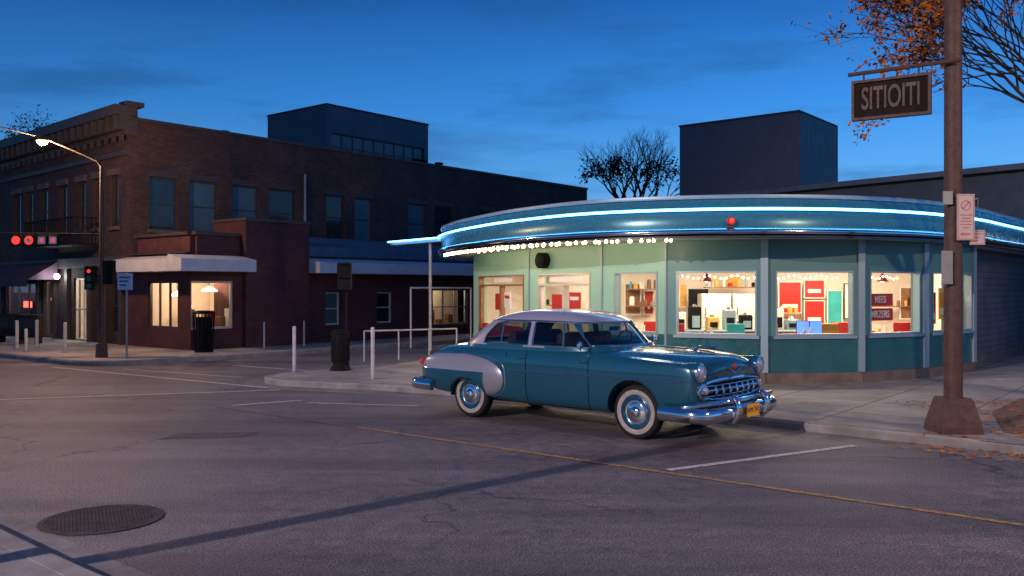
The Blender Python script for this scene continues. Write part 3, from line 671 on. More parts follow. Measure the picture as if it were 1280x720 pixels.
def table(x,y,c):
    t=thing('diner_table','small round table with chrome pedestal in the diner','table',(x,y,.15),group='tables in the diner')
    MB().tube([(x,y,.87),(x,y,.91)],.38,20).obj('table_top',c,t); MB().tube([(x,y,.19),(x,y,.87)],.035).obj('pedestal','chrome',t); MB().tube([(x,y,.15),(x,y,.19)],.24,16).obj('foot','chrome',t)
    for k in range(3): MB().tube([(x-.15+.13*k,y,.912),(x-.15+.13*k,y,1.05+.05*k)],.03,8).obj('condiment_bottle',('red','yellow','whitem')[k],t)
def chair(x,y,c):
    t=thing('diner_chair','chrome legged chair with padded seat in the diner','chair',(x,y,.15),group='chairs in the diner')
    MB().box(x-.2,x+.2,y-.2,y+.2,.57,.64).obj('seat',c,t,smooth=0,bevel=.02); MB().box(x-.2,x+.2,y+.17,y+.21,.85,1.22).obj('backrest',c,t,smooth=0,bevel=.02)
    for a,b in ((-.17,-.17),(.17,-.17),(-.17,.17),(.17,.17)): MB().tube([(x+a,y+b,.15),(x+a,y+b,.57 if b<0 else .86)],.014).obj('leg','chrome',t)
for x,y,c in ((4.2,19.0,'whitem'),(6.3,18.9,'whitem'),(8.2,19.6,'yellow'),(2.9,20.1,'whitem')): table(x,y,c)
for x,y,c in ((3.6,19.2,'red'),(4.9,19.1,'tealdoor'),(5.6,19.0,'red'),(7.0,19.2,'yellow'),(7.5,19.9,'red'),(8.9,19.9,'red'),(3.3,20.5,'red')): chair(x,y,c)
for px in (998,1014): 
    x=ix(px,19.3); t=thing('small_monitor','small blue glowing monitor standing on a diner table','monitor',(x,19.0,.91),group='small monitors on a diner table')
    MB().box(x-.12,x+.12,19.0,19.03,.98,1.28).obj('screen','bluesc',t,smooth=0); MB().box(x-.13,x+.13,19.031,19.06,.96,1.29).obj('casing','black',t,smooth=0); MB().box(x-.05,x+.05,18.98,19.029,.912,.96).obj('stand','black',t,smooth=0)
for x,y in ((4.2,19.0),(8.2,19.5)):
    t=thing('pendant_lamp','small red pendant lamp hanging from the diner ceiling','lamp',(x,y,2.0),group='pendant lamps in the diner')
    MB().tube([(x,y,2.3),(x,y,2.9)],.008).obj('cord','black',t); MB().lathe([(.02,2.32),(.05,2.28),(.14,2.14)],(x,y,0),'z',18).obj('lamp_shade','red',t); MB().ball((x,y,2.17),.045).obj('bulb','bulbs',t)

# ------------------------------------------------------------------ background buildings
B0=Vector((13,40)); FB=Fr(B0,L,-V); FB2=Fr(B0,V,-L)
db=thing('dark_box_building','tall dark windowless box building with corrugated side','building',(13,40,0))
MB().box(0,6.0,-.2,0,0,10.0,F=FB).box(0,6.0,-5,-4.8,0,10,F=FB).box(5.8,6.0,-4.8,-.2,0,10,F=FB).obj('wall','slate',db,smooth=0)
MB().box(.003,5.0,0,.1,0,9.98,F=FB2).obj('corrugated_wall','corr',db,smooth=0)
MB().box(-.08,6.04,-5.05,.03,10.002,10.09,F=FB).obj('roof','roof',db,smooth=0)
lb0=Vector((19,28)); FLB=Fr(lb0,(-.63,.776),(-.776,-.63))
lb=thing('long_low_building','long low slate building with flat overhanging roof','building',(19,28,0))
mb=MB(); hb_=[(.5,1.6,3.9,5.2),(-2.0,-1.0,3.9,5.2),(4,5,4.1,5.2)]; wall(mb,FLB,-6,22,0,6.0,hb_,.2); mb.box(21.8,22,-8,-.002,0,6,F=FLB); mb.obj('wall','slate',lb,smooth=0)
for h in hb_: window(lb,FLB,*h,gm='darkglass',fm='framew',nz=2)
MB().box(-6.3,22.3,-9,.5,6.002,6.2,F=FLB).obj('roof','slateroof',lb,smooth=0)
MB().box(-3.5,-1,-4,-2,6.25,7.2,F=FLB).obj('roof_unit','iron',lb,smooth=0); MB().box(1.5,2.6,-4,-2.4,6.25,7.0,F=FLB).obj('roof_unit','iron',lb,smooth=0)
ob=thing('distant_block','plain dark distant building at the end of the street','building',(-34,48,0))
MB().box(-46,-25,50,62,0,5.6).obj('wall','brick',ob,smooth=0); MB().box(-46.2,-24.8,49.8,62.2,5.602,5.8).obj('roof','roof',ob,smooth=0)
ob=thing('distant_block','low dark building closing the side street','building',(14,75,0))
MB().box(6,44,72,84,0,6.2).obj('wall','brick',ob,smooth=0); MB().box(5.8,44.2,71.8,84.2,6.202,6.4).obj('roof','roof',ob,smooth=0)

# ------------------------------------------------------------------ trees
def grow(mb,pts,p,d,Ln,r,lv,mx,spr,up):
    path=[p];rad=[r]
    for i in range(3):
        d=(d+Vector((R(-1,1),R(-1,1),R(-1,1)+up))*.16).normalized(); p=p+d*Ln/3; path.append(p); rad.append(r*(1-.14*(i+1)))
        if lv>=mx-1: pts.append(p.copy())
    mb.tube(path,rad,5 if r<.06 else 8,cap=False)
    if lv>=mx: return
    for k in range(3 if R(0,1)<.7 else 2):
        a=Vector((R(-1,1),R(-1,1),R(-.8,1)))
        grow(mb,pts,path[-1] if k<2 else path[2],(d+a*spr).normalized(),Ln*R(.66,.84),max(.0035,r*R(.48,.62)),lv+1,mx,spr,up)
def leaves(pts,n,s,spread,m,parent,name='crown'):
    mb=MB()
    for i in range(n):
        c=random.choice(pts)+Vector((random.gauss(0,spread),random.gauss(0,spread),random.gauss(0,spread)))
        a=Vector((R(-1,1),R(-1,1),R(-1,1))).normalized(); b=a.orthogonal().normalized(); k=s*R(.6,1.4)
        mb.add([c-a*k,c+b*k*.7,c+a*k,c-b*k*.7],[(0,1,2,3)])
    return mb.obj(name,m,parent,smooth=0,recalc=False)
tr=thing('autumn_tree','autumn tree with bare limbs and clustered orange leaves','tree',(9.6,13.8,.13))
random.seed(21)
mb=MB(); pts=[]
base_=Vector((9.75,13.8,.13)); mb.tube([base_,base_+Vector((.05,0,1.2)),base_+Vector((0,0,2.6)),base_+Vector((-.1,-.05,3.6))],[.24,.18,.15,.12],10)
top=base_+Vector((-.1,-.05,3.6))
for d,l_,r,dz in (((-1,-.1,.60),1.6,.06,0),((-1,-.2,.9),1.65,.05,0),((-1,.1,1.1),1.65,.05,-.1),((-.8,.3,1.2),1.7,.05,-.2),((-.5,-.25,1),1.7,.05,0),((-.2,-.3,1),1.7,.055,0),((.6,.3,1),1.7,.055,0),((-.9,.2,.75),1.5,.045,-.1),((-1,-.35,1.1),1.6,.045,-.1),((-.7,0,1.4),1.7,.045,0)):
    grow(mb,pts,top+Vector((0,0,dz)),Vector(d).normalized(),l_,r,0,5,.52,.14)
mb.obj('trunk','bark',tr,recalc=False)
clus=random.sample(pts,int(len(pts)*.4))
leaves(clus,14000,.045,.09,'leaf',tr)
t2=thing('bare_tree','dark bare tree rising behind the rooftops','tree',(7.3,53,0))
mb=MB(); pts=[]; b_=Vector((7.3,53,0)); mb.tube([b_,b_+Vector((0,0,5.5))],[.35,.25],8)
for k in range(7):
    a=k*.9; grow(mb,pts,b_+Vector((0,0,5.2+.1*k)),Vector((math.cos(a)*.6,math.sin(a)*.6,1)).normalized(),1.9,.13,0,5,.6,.2)
mb.obj('trunk','bark',t2,recalc=False); leaves([p for p in pts if p.z<9.5],1300,.10,.15,'leafd',t2)
t3=thing('bare_tree','small bare tree showing above the brick parapet','tree',(-24,46,0))
mb=MB(); pts=[]; b_=Vector((-24.6,46,0)); mb.tube([b_,b_+Vector((0,0,8.4))],[.25,.16],8)
for k in range(5):
    a=k*1.3; grow(mb,pts,b_+Vector((0,0,8.4)),Vector((math.cos(a)*.6,math.sin(a)*.6,1)).normalized(),.9,.07,0,4,.6,.2)
mb.obj('trunk','bark',t3,recalc=False); leaves(pts,400,.06,.14,'leafd',t3)

# ------------------------------------------------------------------ street furniture
X,Y=5.74,11.45
kz=lambda z: 2+(z-2)*.958
sp=thing('sign_pole','tall dark brown pole on a tapered base','pole',(X,Y,.13))
MB().tube([(X,Y,.13),(X,Y,9)],[.115,.10],16).obj('pole','pole_brown',sp)
mb=MB(); ring=lambda s,z:[(X-s,Y-s*.9,z),(X+s,Y-s*.9,z),(X+s,Y+s*.9,z),(X-s,Y+s*.9,z)]
mb.loft([ring(.27,.13),ring(.265,.22),ring(.18,.56),ring(.16,.58)]); mb.obj('base','pole_brown',sp,smooth=0)
hd=Vector((.84,-.54)).normalized(); hn=Vector((hd.y,-hd.x)); HF=Fr((X-.28,Y-.04),hd,hn)
hg=thing('hanging_sign','dark brown framed lettered sign hanging from the pole arm','sign',(X-.75,Y,4.3))
za,zb_=kz(4.36),kz(4.92)
mb=MB(); x0,x1=-1.00,-.02
for a in ((x0,x1,za,za+.035),(x0,x1,zb_-.035,zb_),(x0,x0+.035,za+.035,zb_-.035),(x1-.035,x1,za+.035,zb_-.035)): mb.box(a[0],a[1],-.05,.05,a[2],a[3],F=HF)
mb.obj('frame','pole_brown',hg,smooth=0); MB().box(x0+.035,x1-.035,-.02,.02,za+.035,zb_-.035,F=HF).obj('panel','signpanel',hg,smooth=0)
text('SITIOITI',.42,HF((x0+x1)/2,.03,(za+zb_)/2),(hd.x,hd.y,0),(hn.x,hn.y,0),'signlet',hg,sx=.50,bold=.006)
MB().tube([HF(x0-.05,0,zb_+.10),HF(.32,0,zb_+.12)],.028).obj('arm','pole_brown',hg)
for a in (x0+.15,x1-.15): MB().tube([HF(a,0,zb_),HF(a,0,zb_+.1)],.015).obj('hanger','pole_brown',hg)
def psign(x0,x1,z0,z1,y,lab,kind):
    z0,z1=kz(z0),kz(z1)
    t=thing('parking_sign',lab,'sign',((x0+x1)/2,y,z0)); MB().box(x0,x1,y-.008,y,z0,z1).obj('panel','paper' if kind else 'galv',t,smooth=0,bevel=.004)
    e=.010
    if kind:
        m=MB()
        m.box(x0+e,x1-e,y-.011,y-.0085,z1-e*1.8,z1-e).box(x0+e,x1-e,y-.011,y-.0085,z0+e,z0+1.8*e).box(x0+e,x0+1.8*e,y-.011,y-.0085,z0+2*e,z1-2*e).box(x1-1.8*e,x1-e,y-.011,y-.0085,z0+2*e,z1-2*e)
        m.obj('border','pinkred',t,smooth=0)
        xm=(x0+x1)/2; zm=(z0+z1)/2
        if kind==1:
            m=MB()
            for a in range(16):
                a0=2*math.pi*a/16; a1=2*math.pi*(a+1)/16
                m.add([(xm+r*math.cos(q),y-.011,zm+.15+r*math.sin(q)) for r,q in ((.065,a0),(.065,a1),(.053,a1),(.053,a0))],[(0,1,2,3)])
            m.add([(xm-.045,y-.011,zm+.11),(xm-.035,y-.011,zm+.10),(xm+.045,y-.011,zm+.19),(xm+.035,y-.011,zm+.20)],[(0,1,2,3)])
            m.obj('symbol','pinkred',t,smooth=0)
            for k,wd_ in enumerate((.15,.11,.13,.15,.09)): MB().box(xm-wd_/2,xm+wd_/2,y-.011,y-.0085,zm+.02-.04*k,zm+.033-.04*k).obj('print_line','pinkred',t,smooth=0)
            MB().add([(xm-.08,y-.011,zm-.22),(xm-.05,y-.011,zm-.24),(xm+.07,y-.011,zm-.222),(xm+.07,y-.011,zm-.214),(xm-.05,y-.011,zm-.20)],[(0,1,2,3,4)]).obj('arrow','pinkred',t,smooth=0)
        else:
            for k in range(3): MB().box(x0+.04,x1-.04-.03*k,y-.011,y-.0085,zm+.04-.045*k,zm+.052-.045*k).obj('print_line','pinkred',t,smooth=0)
psign(X-.03,X+.20,2.64,3.26,Y-.15,'pale parking sign with red print on brown pole',1)
psign(X+.16,X+.36,2.58,2.78,Y-.10,'small pale sign with red border on brown pole',2)
psign(X-.20,X-.07,3.12,3.30,Y-.13,'small pale sign on brown pole',0)
psign(X-.22,X-.07,2.05,2.50,Y-.13,'weathered grey sign low on brown pole',0)
def bollard(x,y,h,r,lab,grp):
    t=thing('bollard',lab,'bollard',(x,y,.13),group=grp)
    MB().tube([(x,y,.13),(x,y,h-.02),(x,y,h)],[r,r,r*.7],12).obj('post','whitepost',t)
    MB().tube([(x,y,.13),(x,y,.15)],r*1.9,12).obj('base_plate','galv',t)
for x,y,h,r in ((-4.85,19.6,1.15,.04),(-2.85,18.0,1.2,.04)): bollard(x,y,h,r,'slim white bollard on the corner pavement','white bollards at the diner corner')
for x,y,h,r in ((-15.3,27.2,1.0,.05),(-14.9,27.6,1.0,.05),(-13.0,25.6,1.0,.05),(-14.3,25.9,.8,.045)): bollard(x,y,h,r,'short pale bollard outside the brick shops','pale bollards outside the shops')
for px,yy in ((330,27.3),(380,28.4)): bollard((px-640)/1100*yy,yy,.95,.03,'thin bollard beside the maroon wall','thin bollards by the maroon wall')
rl=thing('handrail','white tubular steel handrail on the corner pavement','railing',(-3,22,.13))
mb=MB(); ra=[(-3.78,22.5),(-2.95,22.9),(-1.5,23.8)]
for x,y in ra+[(-2.2,23.35)]: mb.tube([(x,y,.13),(x,y,.90)],.02)
mb.tube([(x,y,.90) for x,y in ra],.022); mb.obj('rail','whitepost',rl)
gf=thing('gate_frame','white rectangular steel frame standing on the pavement','frame',(-2.5,26.5,.13))
mb=MB(); ga=(-3.15,27.4); gb_=(-1.35,29.0)
for x,y in (ga,gb_): mb.tube([(x,y,.13),(x,y,2.0)],.032)
mb.tube([(*ga,2.0),(*gb_,2.0)],.032); mb.obj('frame','whitepost',gf)
ps=thing('pedestrian_signal','black pedestrian signal head on a slim pole','traffic signal',(-3.8,20.2,.13))
MB().tube([(-3.8,20.2,.13),(-3.8,20.2,.3),(-3.8,20.2,.31),(-3.8,20.2,2.45)],[.09,.06,.03,.03],12).obj('pole','iron',ps)
MB().box(-3.97,-3.66,19.95,20.15,1.95,2.58).obj('head','black',ps,smooth=0,bevel=.02)
for z in (2.12,2.42):
    ln=MB().tube([(-3.815,19.945,z),(-3.815,19.935,z)],.1,16).obj('lens','iron',ps)
    MB().box(-3.94,-3.69,19.86,19.949,z+.11,z+.13).obj('visor','black',ln,smooth=0)
tbx,tby=-3.9,20.0
tb=thing('litter_bin','round black litter bin with domed lid on pavement','litter bin',(tbx,tby,.13))
MB().lathe([(.0005,.13),(.24,.13),(.22,.2),(.17,.24),(.17,.3)],(tbx,tby,0),'z',20).obj('foot','iron',tb)
mb=MB().lathe([(.17,.3),(.19,.34),(.2,.9),(.19,.94)],(tbx,tby,0),'z',24)
for k in range(16):
    a=k*math.pi/8; mb.tube([(tbx+.2*math.cos(a),tby+.2*math.sin(a),.34),(tbx+.205*math.cos(a),tby+.205*math.sin(a),.9)],.012,5)
mb.obj('body','iron',tb)
MB().lathe([(.19,.94),(.21,.95),(.21,1.0),(.12,1.06),(.0005,1.07)],(tbx,tby,0),'z',24).obj('lid','black',tb)
tb2=thing('litter_bin','tall slatted black litter bin by the shop window','litter bin',(-9.0,25.7,.13))
mb=MB()
for k in range(18):
    a=k*math.pi/9; mb.tube([(-9.0+.25*math.cos(a),25.7+.25*math.sin(a),.2),(-9.0+.29*math.cos(a),25.7+.29*math.sin(a),1.25)],.018,5)
mb.tube([(-9.0,25.7,.13),(-9.0,25.7,.2)],.27,18); mb.tube([(-9.0,25.7,.2),(-9.0,25.7,1.15)],.21,16); mb.obj('body','iron',tb2)
MB().lathe([(.3,1.25),(.31,1.3),(.2,1.34),(.19,1.25)],(-9.0,25.7,0),'z',24).obj('lid','iron',tb2)
lx,ly=-11.05,23.7
sl_=thing('street_lamp','tall street lamp with curved arm and glowing orange head','street lamp',(lx,ly,.13))
MB().tube([(lx,ly,.13),(lx,ly,.5),(lx,ly,.52),(lx,ly,5.3)],[.16,.14,.08,.05],12).obj('pole','pole_brown',sl_)
hx,hz=-12.65,5.98
MB().tube([(lx,ly,5.25),(lx-.12,ly,5.42),(lx-.5,ly,5.60),(lx-1.1,ly,5.85),(hx+.1,ly,hz+.03)],[.04,.035,.03,.025,.025],8).obj('arm','pole_brown',sl_)
mb=MB(); mb.lathe([(.0005,.1),(.1,.08),(.15,.02),(.15,-.0)],(hx,ly,hz),'z',16); mb.obj('lamp_head','pole_brown',sl_)
MB().ball((hx,ly,hz-.02),.15,14,sz=.8).obj('lamp_glass','lamp',sl_)
plight('street_lamp_light',(hx,ly,hz-.3),1100,(1,.56,.26),.12)
MB().tube([(hx,ly,hz+.08),(hx-.9,ly,hz+.3),(hx-2.4,ly+.2,hz+.65)],[.025,.025,.025],6).obj('mast_stay','galv',sl_)
ts=thing('traffic_signal','black traffic signal with dim red lens on lamp pole','traffic signal',(lx-.25,ly-.1,1.9))
MB().box(lx-.40,lx-.14,ly-.16,ly+.06,1.95,2.6).obj('head','black',ts,smooth=0,bevel=.02)
MB().tube([(lx-.27,ly-.162,2.45),(lx-.27,ly-.175,2.45)],.05,16).obj('red_lens','redsoft',ts)
for z in (2.25,2.05): MB().tube([(lx-.27,ly-.162,z),(lx-.27,ly-.17,z)],.075,16).obj('dark_lens','darkglass',ts)
MB().box(lx-.14,lx-.05,ly-.02,ly+.02,2.3,2.36).obj('bracket','iron',ts)
ts=thing('traffic_signal','black traffic signal seen from the side on lamp pole','traffic signal',(lx+.25,ly,1.9))
MB().box(lx+.10,lx+.32,ly-.1,ly+.16,2.1,2.75).obj('head','black',ts,smooth=0,bevel=.02); MB().box(lx+.05,lx+.1,ly-.02,ly+.02,2.4,2.46).obj('bracket','iron',ts)
mast=thing('signal_mast_arm','thin horizontal arm reaching from lamp pole','mast arm',(lx-1.2,ly,3.4))
MB().tube([(lx-.06,ly,3.45),(lx-3.3,ly,3.48)],[.025,.018]).obj('arm','iron',mast)
for px,kind in ((22,0),(38,1),(54,2),(68,2)):
    x=(px-640)/1100*ly; z=3.28
    t=thing('lane_signal',('round lit red signal hanging from the mast arm','round lit red and white signal hanging from the mast','small pale sign with red disc on the mast arm')[kind],'traffic signal',(x,ly-.1,z),group='signals on the mast arm')
    MB().box(x-.14,x+.14,ly-.08,ly+.04,z-.15,z+.15).obj('housing','black',t,smooth=0,bevel=.02)
    if kind==0: MB().tube([(x,ly-.082,z),(x,ly-.095,z)],.11,20).obj('lens','redlight',t); MB().box(x-.055,x+.055,ly-.1,ly-.097,z-.02,z+.02).obj('symbol','whitem',t)
    elif kind==1:
        MB().tube([(x,ly-.082,z),(x,ly-.09,z)],.12,20).obj('disc','redsoft',t); MB().tube([(x,ly-.092,z),(x,ly-.096,z)],.06,20).obj('symbol','whitem',t)
    else: MB().box(x-.10,x+.10,ly-.09,ly-.082,z-.10,z+.10).obj('face','whitem',t,smooth=0); MB().tube([(x,ly-.092,z),(x,ly-.098,z)],.05,16).obj('symbol','redsoft',t)
ss=thing('street_sign','pale blue lettered sign on a slim post','sign',(-10.2,23.3,.13))
MB().tube([(-10.2,23.3,.13),(-10.2,23.3,2.4)],.03).obj('post','galv',ss)
MB().box(-10.42,-10.02,23.24,23.255,1.95,2.38).obj('panel','bluesign',ss,smooth=0,bevel=.01)
for k,z in enumerate((2.28,2.18,2.08)): MB().box(-10.37,-10.08-.05*k,23.234,23.238,z-.02,z+.02).obj('print_line','slate',ss,smooth=0)
for x,y,w_ in ((-17.3,30.4,.8),(-16.2,29.6,.7)):
    t=thing('newspaper_box','dark metal newspaper box on the pavement','newspaper box',(x,y,.13),group='newspaper boxes outside the shop')
    MB().box(x-w_/2,x+w_/2,y-.25,y+.25,.35,1.1).obj('body','iron',t,smooth=0,bevel=.03); MB().box(x-.3,x+.3,y-.265,y-.252,.6,1.0).obj('door','darkglass',t,smooth=0)
    for a,b in ((x-w_/2+.05,x-w_/2+.1),(x+w_/2-.1,x+w_/2-.05)): MB().box(a,b,y-.2,y+.2,.13,.35).obj('leg','iron',t,smooth=0)
def far_lamp(qx,qy,h,px,py,target,energy,colr,size,blend):
    o2=thing('street_lamp','tall galvanised street lamp with warm lit head','street lamp',(qx+px,qy+py,.13))
    MB().tube([(qx+px,qy+py,.13),(qx+px,qy+py,h-.3)],[.12,.07],10).obj('pole','galv',o2); MB().tube([(qx+px,qy+py,h-.4),(qx,qy,h+.05)],.05,8).obj('arm','galv',o2)
    MB().lathe([(.0005,.12),(.3,.06),(.34,.0)],(qx,qy,h),'z',16).obj('lamp_head','galv',o2); MB().ball((qx,qy,h-.05),.14,12,sz=.5).obj('lamp_glass','lamp',o2)
    s_=bpy.data.lights.new('street_lamp_spot','SPOT'); s_.energy=energy; s_.color=colr; s_.shadow_soft_size=.14; s_.spot_size=math.radians(size); s_.spot_blend=blend
    so=bpy.data.objects.new('street_lamp_spot',s_); so.location=(qx,qy,h-.2); so.rotation_euler=(Vector(target)-Vector((qx,qy,h-.2))).to_track_quat('-Z','Y').to_euler(); col.objects.link(so)
far_lamp(-19.4,-8.0,12.05,-1.2,-1,(1.5,9.3,0),36000,(1,.77,.72),66,.75)
far_lamp(13.0,2.0,8.5,1.2,-1,(6.0,12.0,1.5),4200,(1,.66,.40),80,.6)
o3=thing('signal_pole','steel signal pole on the near pavement','pole',(-5.9,3.98,.13))
MB().tube([(-5.9,3.98,.13),(-5.9,3.98,.4),(-5.9,3.98,.41),(-5.9,3.98,4.6)],[.2,.12,.10,.09],12).obj('pole','galv',o3); MB().tube([(-5.9,3.98,4.6),(-5.9,3.98,4.65)],.11,12).obj('cap','galv',o3)

# ------------------------------------------------------------------ car
car=thing('vintage_car','teal vintage sedan with pale lilac roof parked at kerb','car',(1.054,13.267,0),math.atan2(-.66,.75))
ST=[
(-2.72,.48,.56,.62,.62,.56,.74,.46,.78,.30,.80,.81),
(-2.69,.42,.68,.76,.64,.70,.86,.56,.90,.42,.93,.94),
(-2.56,.38,.76,.84,.68,.78,.96,.64,.99,.46,1.03,1.05),
(-2.1,.33,.80,.88,.70,.84,1.02,.72,1.06,.50,1.12,1.14),
(-1.52,.30,.83,.91,.72,.88,1.04,.80,1.10,.55,1.145,1.16),
(-1.0,.28,.85,.925,.74,.90,1.04,.87,1.11,.55,1.14,1.15),
(-.5,.27,.86,.935,.76,.915,1.03,.88,1.115,.55,1.14,1.15),
(.2,.27,.86,.935,.76,.915,1.03,.88,1.115,.55,1.14,1.15),
(.75,.27,.86,.935,.76,.91,1.04,.86,1.12,.55,1.15,1.17),
(1.1,.28,.87,.94,.76,.905,1.07,.82,1.11,.60,1.16,1.185),
(1.5,.30,.87,.955,.77,.92,1.075,.78,1.07,.62,1.14,1.18),
(1.9,.33,.88,.965,.78,.93,1.075,.74,1.04,.62,1.115,1.165),
(2.25,.38,.88,.965,.78,.93,1.07,.72,1.01,.60,1.085,1.145),
(2.44,.42,.87,.955,.78,.92,1.055,.71,.98,.58,1.04,1.10),
(2.50,.44,.86,.945,.78,.90,1.01,.68,.93,.55,.97,1.02),
(2.52,.47,.80,.885,.78,.84,.95,.64,.87,.50,.90,.93),
]
rings=[]
for (x,zb,wb,wm,zm,ws,zs,wv,zv,wh,zh,zc) in ST:
    h=[(0,zb),(wb*.6,zb),(wb,zb+.01),(wb+(wm-wb)*.75,zb+(zm-zb)*.45),(wm,zm),((wm+ws)/2+.012,(zm+zs)/2+.03),(ws,zs),(wv,zv),(wh,zh),(wh*.5,zh+(zc-zh)*.75),(0,zc)]
    dx=lambda y: -.07*(abs(y)/.9)**2.5 if x>2.3 else (.10*(abs(y)/.9)**2.5 if x<-2.5 else 0)
    rings.append([Vector((x+dx(y),y,z)) for y,z in h]+[Vector((x+dx(y),-y,z)) for y,z in h[-2:0:-1]])
body=MB().loft(rings).obj('body','paint',car,smooth=0,local=True)
body.modifiers.new('s','SUBSURF').levels=3; body.modifiers['s'].render_levels=3
def docut(o,mbs,smooth=40):
    cs=[]
    for m in mbs:
        c=m.obj('cut','seam',None,smooth=0); b=o.modifiers.new('b','BOOLEAN'); b.operation='DIFFERENCE'; b.object=c; b.solver='EXACT'; cs.append(c)
    for c in cs: c.matrix_world=WM[car]
    bake(o)
    for c in cs: bpy.data.objects.remove(c)
    o.data.shade_smooth(); o.data.set_sharp_from_angle(angle=math.radians(smooth))
    return o
def wellcut(sx,r=.425,z=.37): return [MB().tube([(sx,.5*s,z),(sx,1.4*s,z)],r,48) for s in (1,-1)]
docut(body,wellcut(1.52)+wellcut(-1.52))
fend=[]
for side in (-1,1):
    st=[(-.72,.03,.86),(-.75,.17,.915),(-.85,.27,.96),(-1.08,.335,.99),(-1.5,.355,1.0),(-1.9,.345,.99),(-2.28,.32,.96),(-2.52,.27,.90),(-2.66,.19,.81),(-2.71,.05,.73)]
    rg=[]
    for x,hh,yo in st:
        r=[]
        for k in range(13):
            a=-math.pi/2+math.pi*k/12; r.append(Vector((x,side*(.66+(yo-.66)*max(0,math.cos(a))**.5),.665+hh*math.sin(a))))
        rg.append(r)
    f=MB().loft(rg).obj('rear_fender',['paint','paint3'],car,smooth=0,local=True)
    f.modifiers.new('s','SUBSURF').levels=2; f.modifiers['s'].render_levels=2
    docut(f,wellcut(-1.52,.40,.235),50)
    bm=bmesh.new(); bm.from_mesh(f.data)
    geo=lambda: bm.verts[:]+bm.edges[:]+bm.faces[:]
    bmesh.ops.bisect_plane(bm,geom=geo(),plane_co=(0,0,.72),plane_no=(0,0,1)); bmesh.ops.bisect_plane(bm,geom=geo(),plane_co=(-1.12,0,0),plane_no=(1,0,0))
    for fc in bm.faces:
        c=fc.calc_center_median(); fc.material_index=1 if (c.z>.72 or c.x>-1.12) and abs(c.y)>.70 else 0
        fc.smooth=True
    bm.to_mesh(f.data); bm.free(); fend.append(f)
def bvh(objs):
    vs=[];fs=[]
    for o in objs:
        k=len(vs); vs+=[v.co.copy() for v in o.data.vertices]; fs+=[tuple(i+k for i in p.vertices) for p in o.data.polygons]
    return BVHTree.FromPolygons(vs,fs)
bt=bvh([body]+fend)
def sidey(x,z,s):
    h=bt.ray_cast(Vector((x,2*s,z)),Vector((0,-s,0))); return h[0].y if h[0] else .9*s
def frontx(y,z):
    h=bt.ray_cast(Vector((4,y,z)),Vector((-1,0,0))); return h[0].x if h[0] and h[0].x>1.9 else None
def rearx(y,z):
    h=bt.ray_cast(Vector((-4,y,z)),Vector((1,0,0))); return h[0].x if h[0] else -2.5
def topz(x,y):
    h=bt.ray_cast(Vector((x,y,3)),Vector((0,0,-1))); return h[0].z if h[0] else 1
def onside(path,r,m,name,s,off=0,n=6):
    P=[]
    for i in range(len(path)-1):
        a,b=path[i],path[i+1]; k=max(2,int(math.dist(a,b)/.05))
        for j in range(k): t=j/k; P.append((a[0]+(b[0]-a[0])*t,a[1]+(b[1]-a[1])*t))
    P.append(path[-1])
    return MB().tube([(x,sidey(x,z,s)+off*s,z) for x,z in P],r,n).obj(name,m,car,local=True)
for s in (-1,1):
    for pth in ([(-.32,1.10),(-.33,.6),(-.33,.32)],[(.80,1.10),(.80,.6),(.78,.32)],[(-.33,.325),(.78,.325)],[(-.70,.98),(-.74,1.10)],[(-.68,.34),(-.33,.325)]):
        onside(pth,.0075,'seam','door_gap',s,-.001)
    onside([(-.67,.79),(2.28,.82)],.016,'chrome','side_trim',s,.004)
    onside([(-2.62,.72),(-1.12,.72),(-1.12,.50)],.012,'chrome','fender_trim',s,.002)
    onside([(-.74,.55),(-.735,.66),(-.745,.80),(-.78,.86),(-.87,.93),(-1.1,.97),(-1.6,.985),(-2.2,.96)],.011,'chrome','fender_trim',s,.0)
    onside([(-.74,.55),(-.80,.44),(-.95,.375),(-1.08,.36)],.011,'chrome','fender_trim',s,.0)
    for x in (-.42,.72):
        y=sidey(x,.98,s); MB().tube([(x-.07,y+.03*s,.985),(x+.0,y+.04*s,.987),(x+.07,y+.03*s,.985)],[.009,.012,.009],8).obj('door_handle','chrome',car,local=True)
    P=[]
    for k in range(25):
        a=math.radians(-8+196*k/24); x,z=1.52+.43*math.cos(a),.37+.43*math.sin(a); P.append((x,sidey(x,z+.005,s),z))
    MB().tube(P,.012,6).obj('wheel_arch_lip','paint',car,local=True)
def cring(z,xr,xf,w_,n=36,e=3.6,ins=0):
    xc=(xr+xf)/2; lx_=(xf-xr)/2-ins; r=[]
    for k in range(n):
        a=2*math.pi*k/n; c,s=math.cos(a),math.sin(a)
        r.append(Vector((xc+lx_*math.copysign(abs(c)**(2/e),c),(w_-ins)*math.copysign(abs(s)**(2/e),s),z)))
    return r
CR=[(1.06,-2.0,1.12,.865),(1.14,-1.93,1.05,.86),(1.24,-1.80,.93,.84),(1.38,-1.60,.79,.80),(1.50,-1.40,.66,.765),(1.565,-1.24,.54,.72),(1.62,-1.03,.38,.635),(1.655,-.84,.20,.51),(1.672,-.66,.04,.36),(1.680,-.50,-.12,.18)]
mb=MB(); mb.loft([cring(*c,n=64) for c in CR],caps=False); nv=len(mb.v); mb.v.append((-.31,0,1.682))
for k in range(64): mb.f.append((nv-64+k,nv-64+(k+1)%64,nv)); mb.m.append(0)
cab=mb.obj('roof','paint2',car,smooth=0,local=True)
so_=cab.modifiers.new('so','SOLIDIFY'); so_.thickness=.035; so_.offset=-1
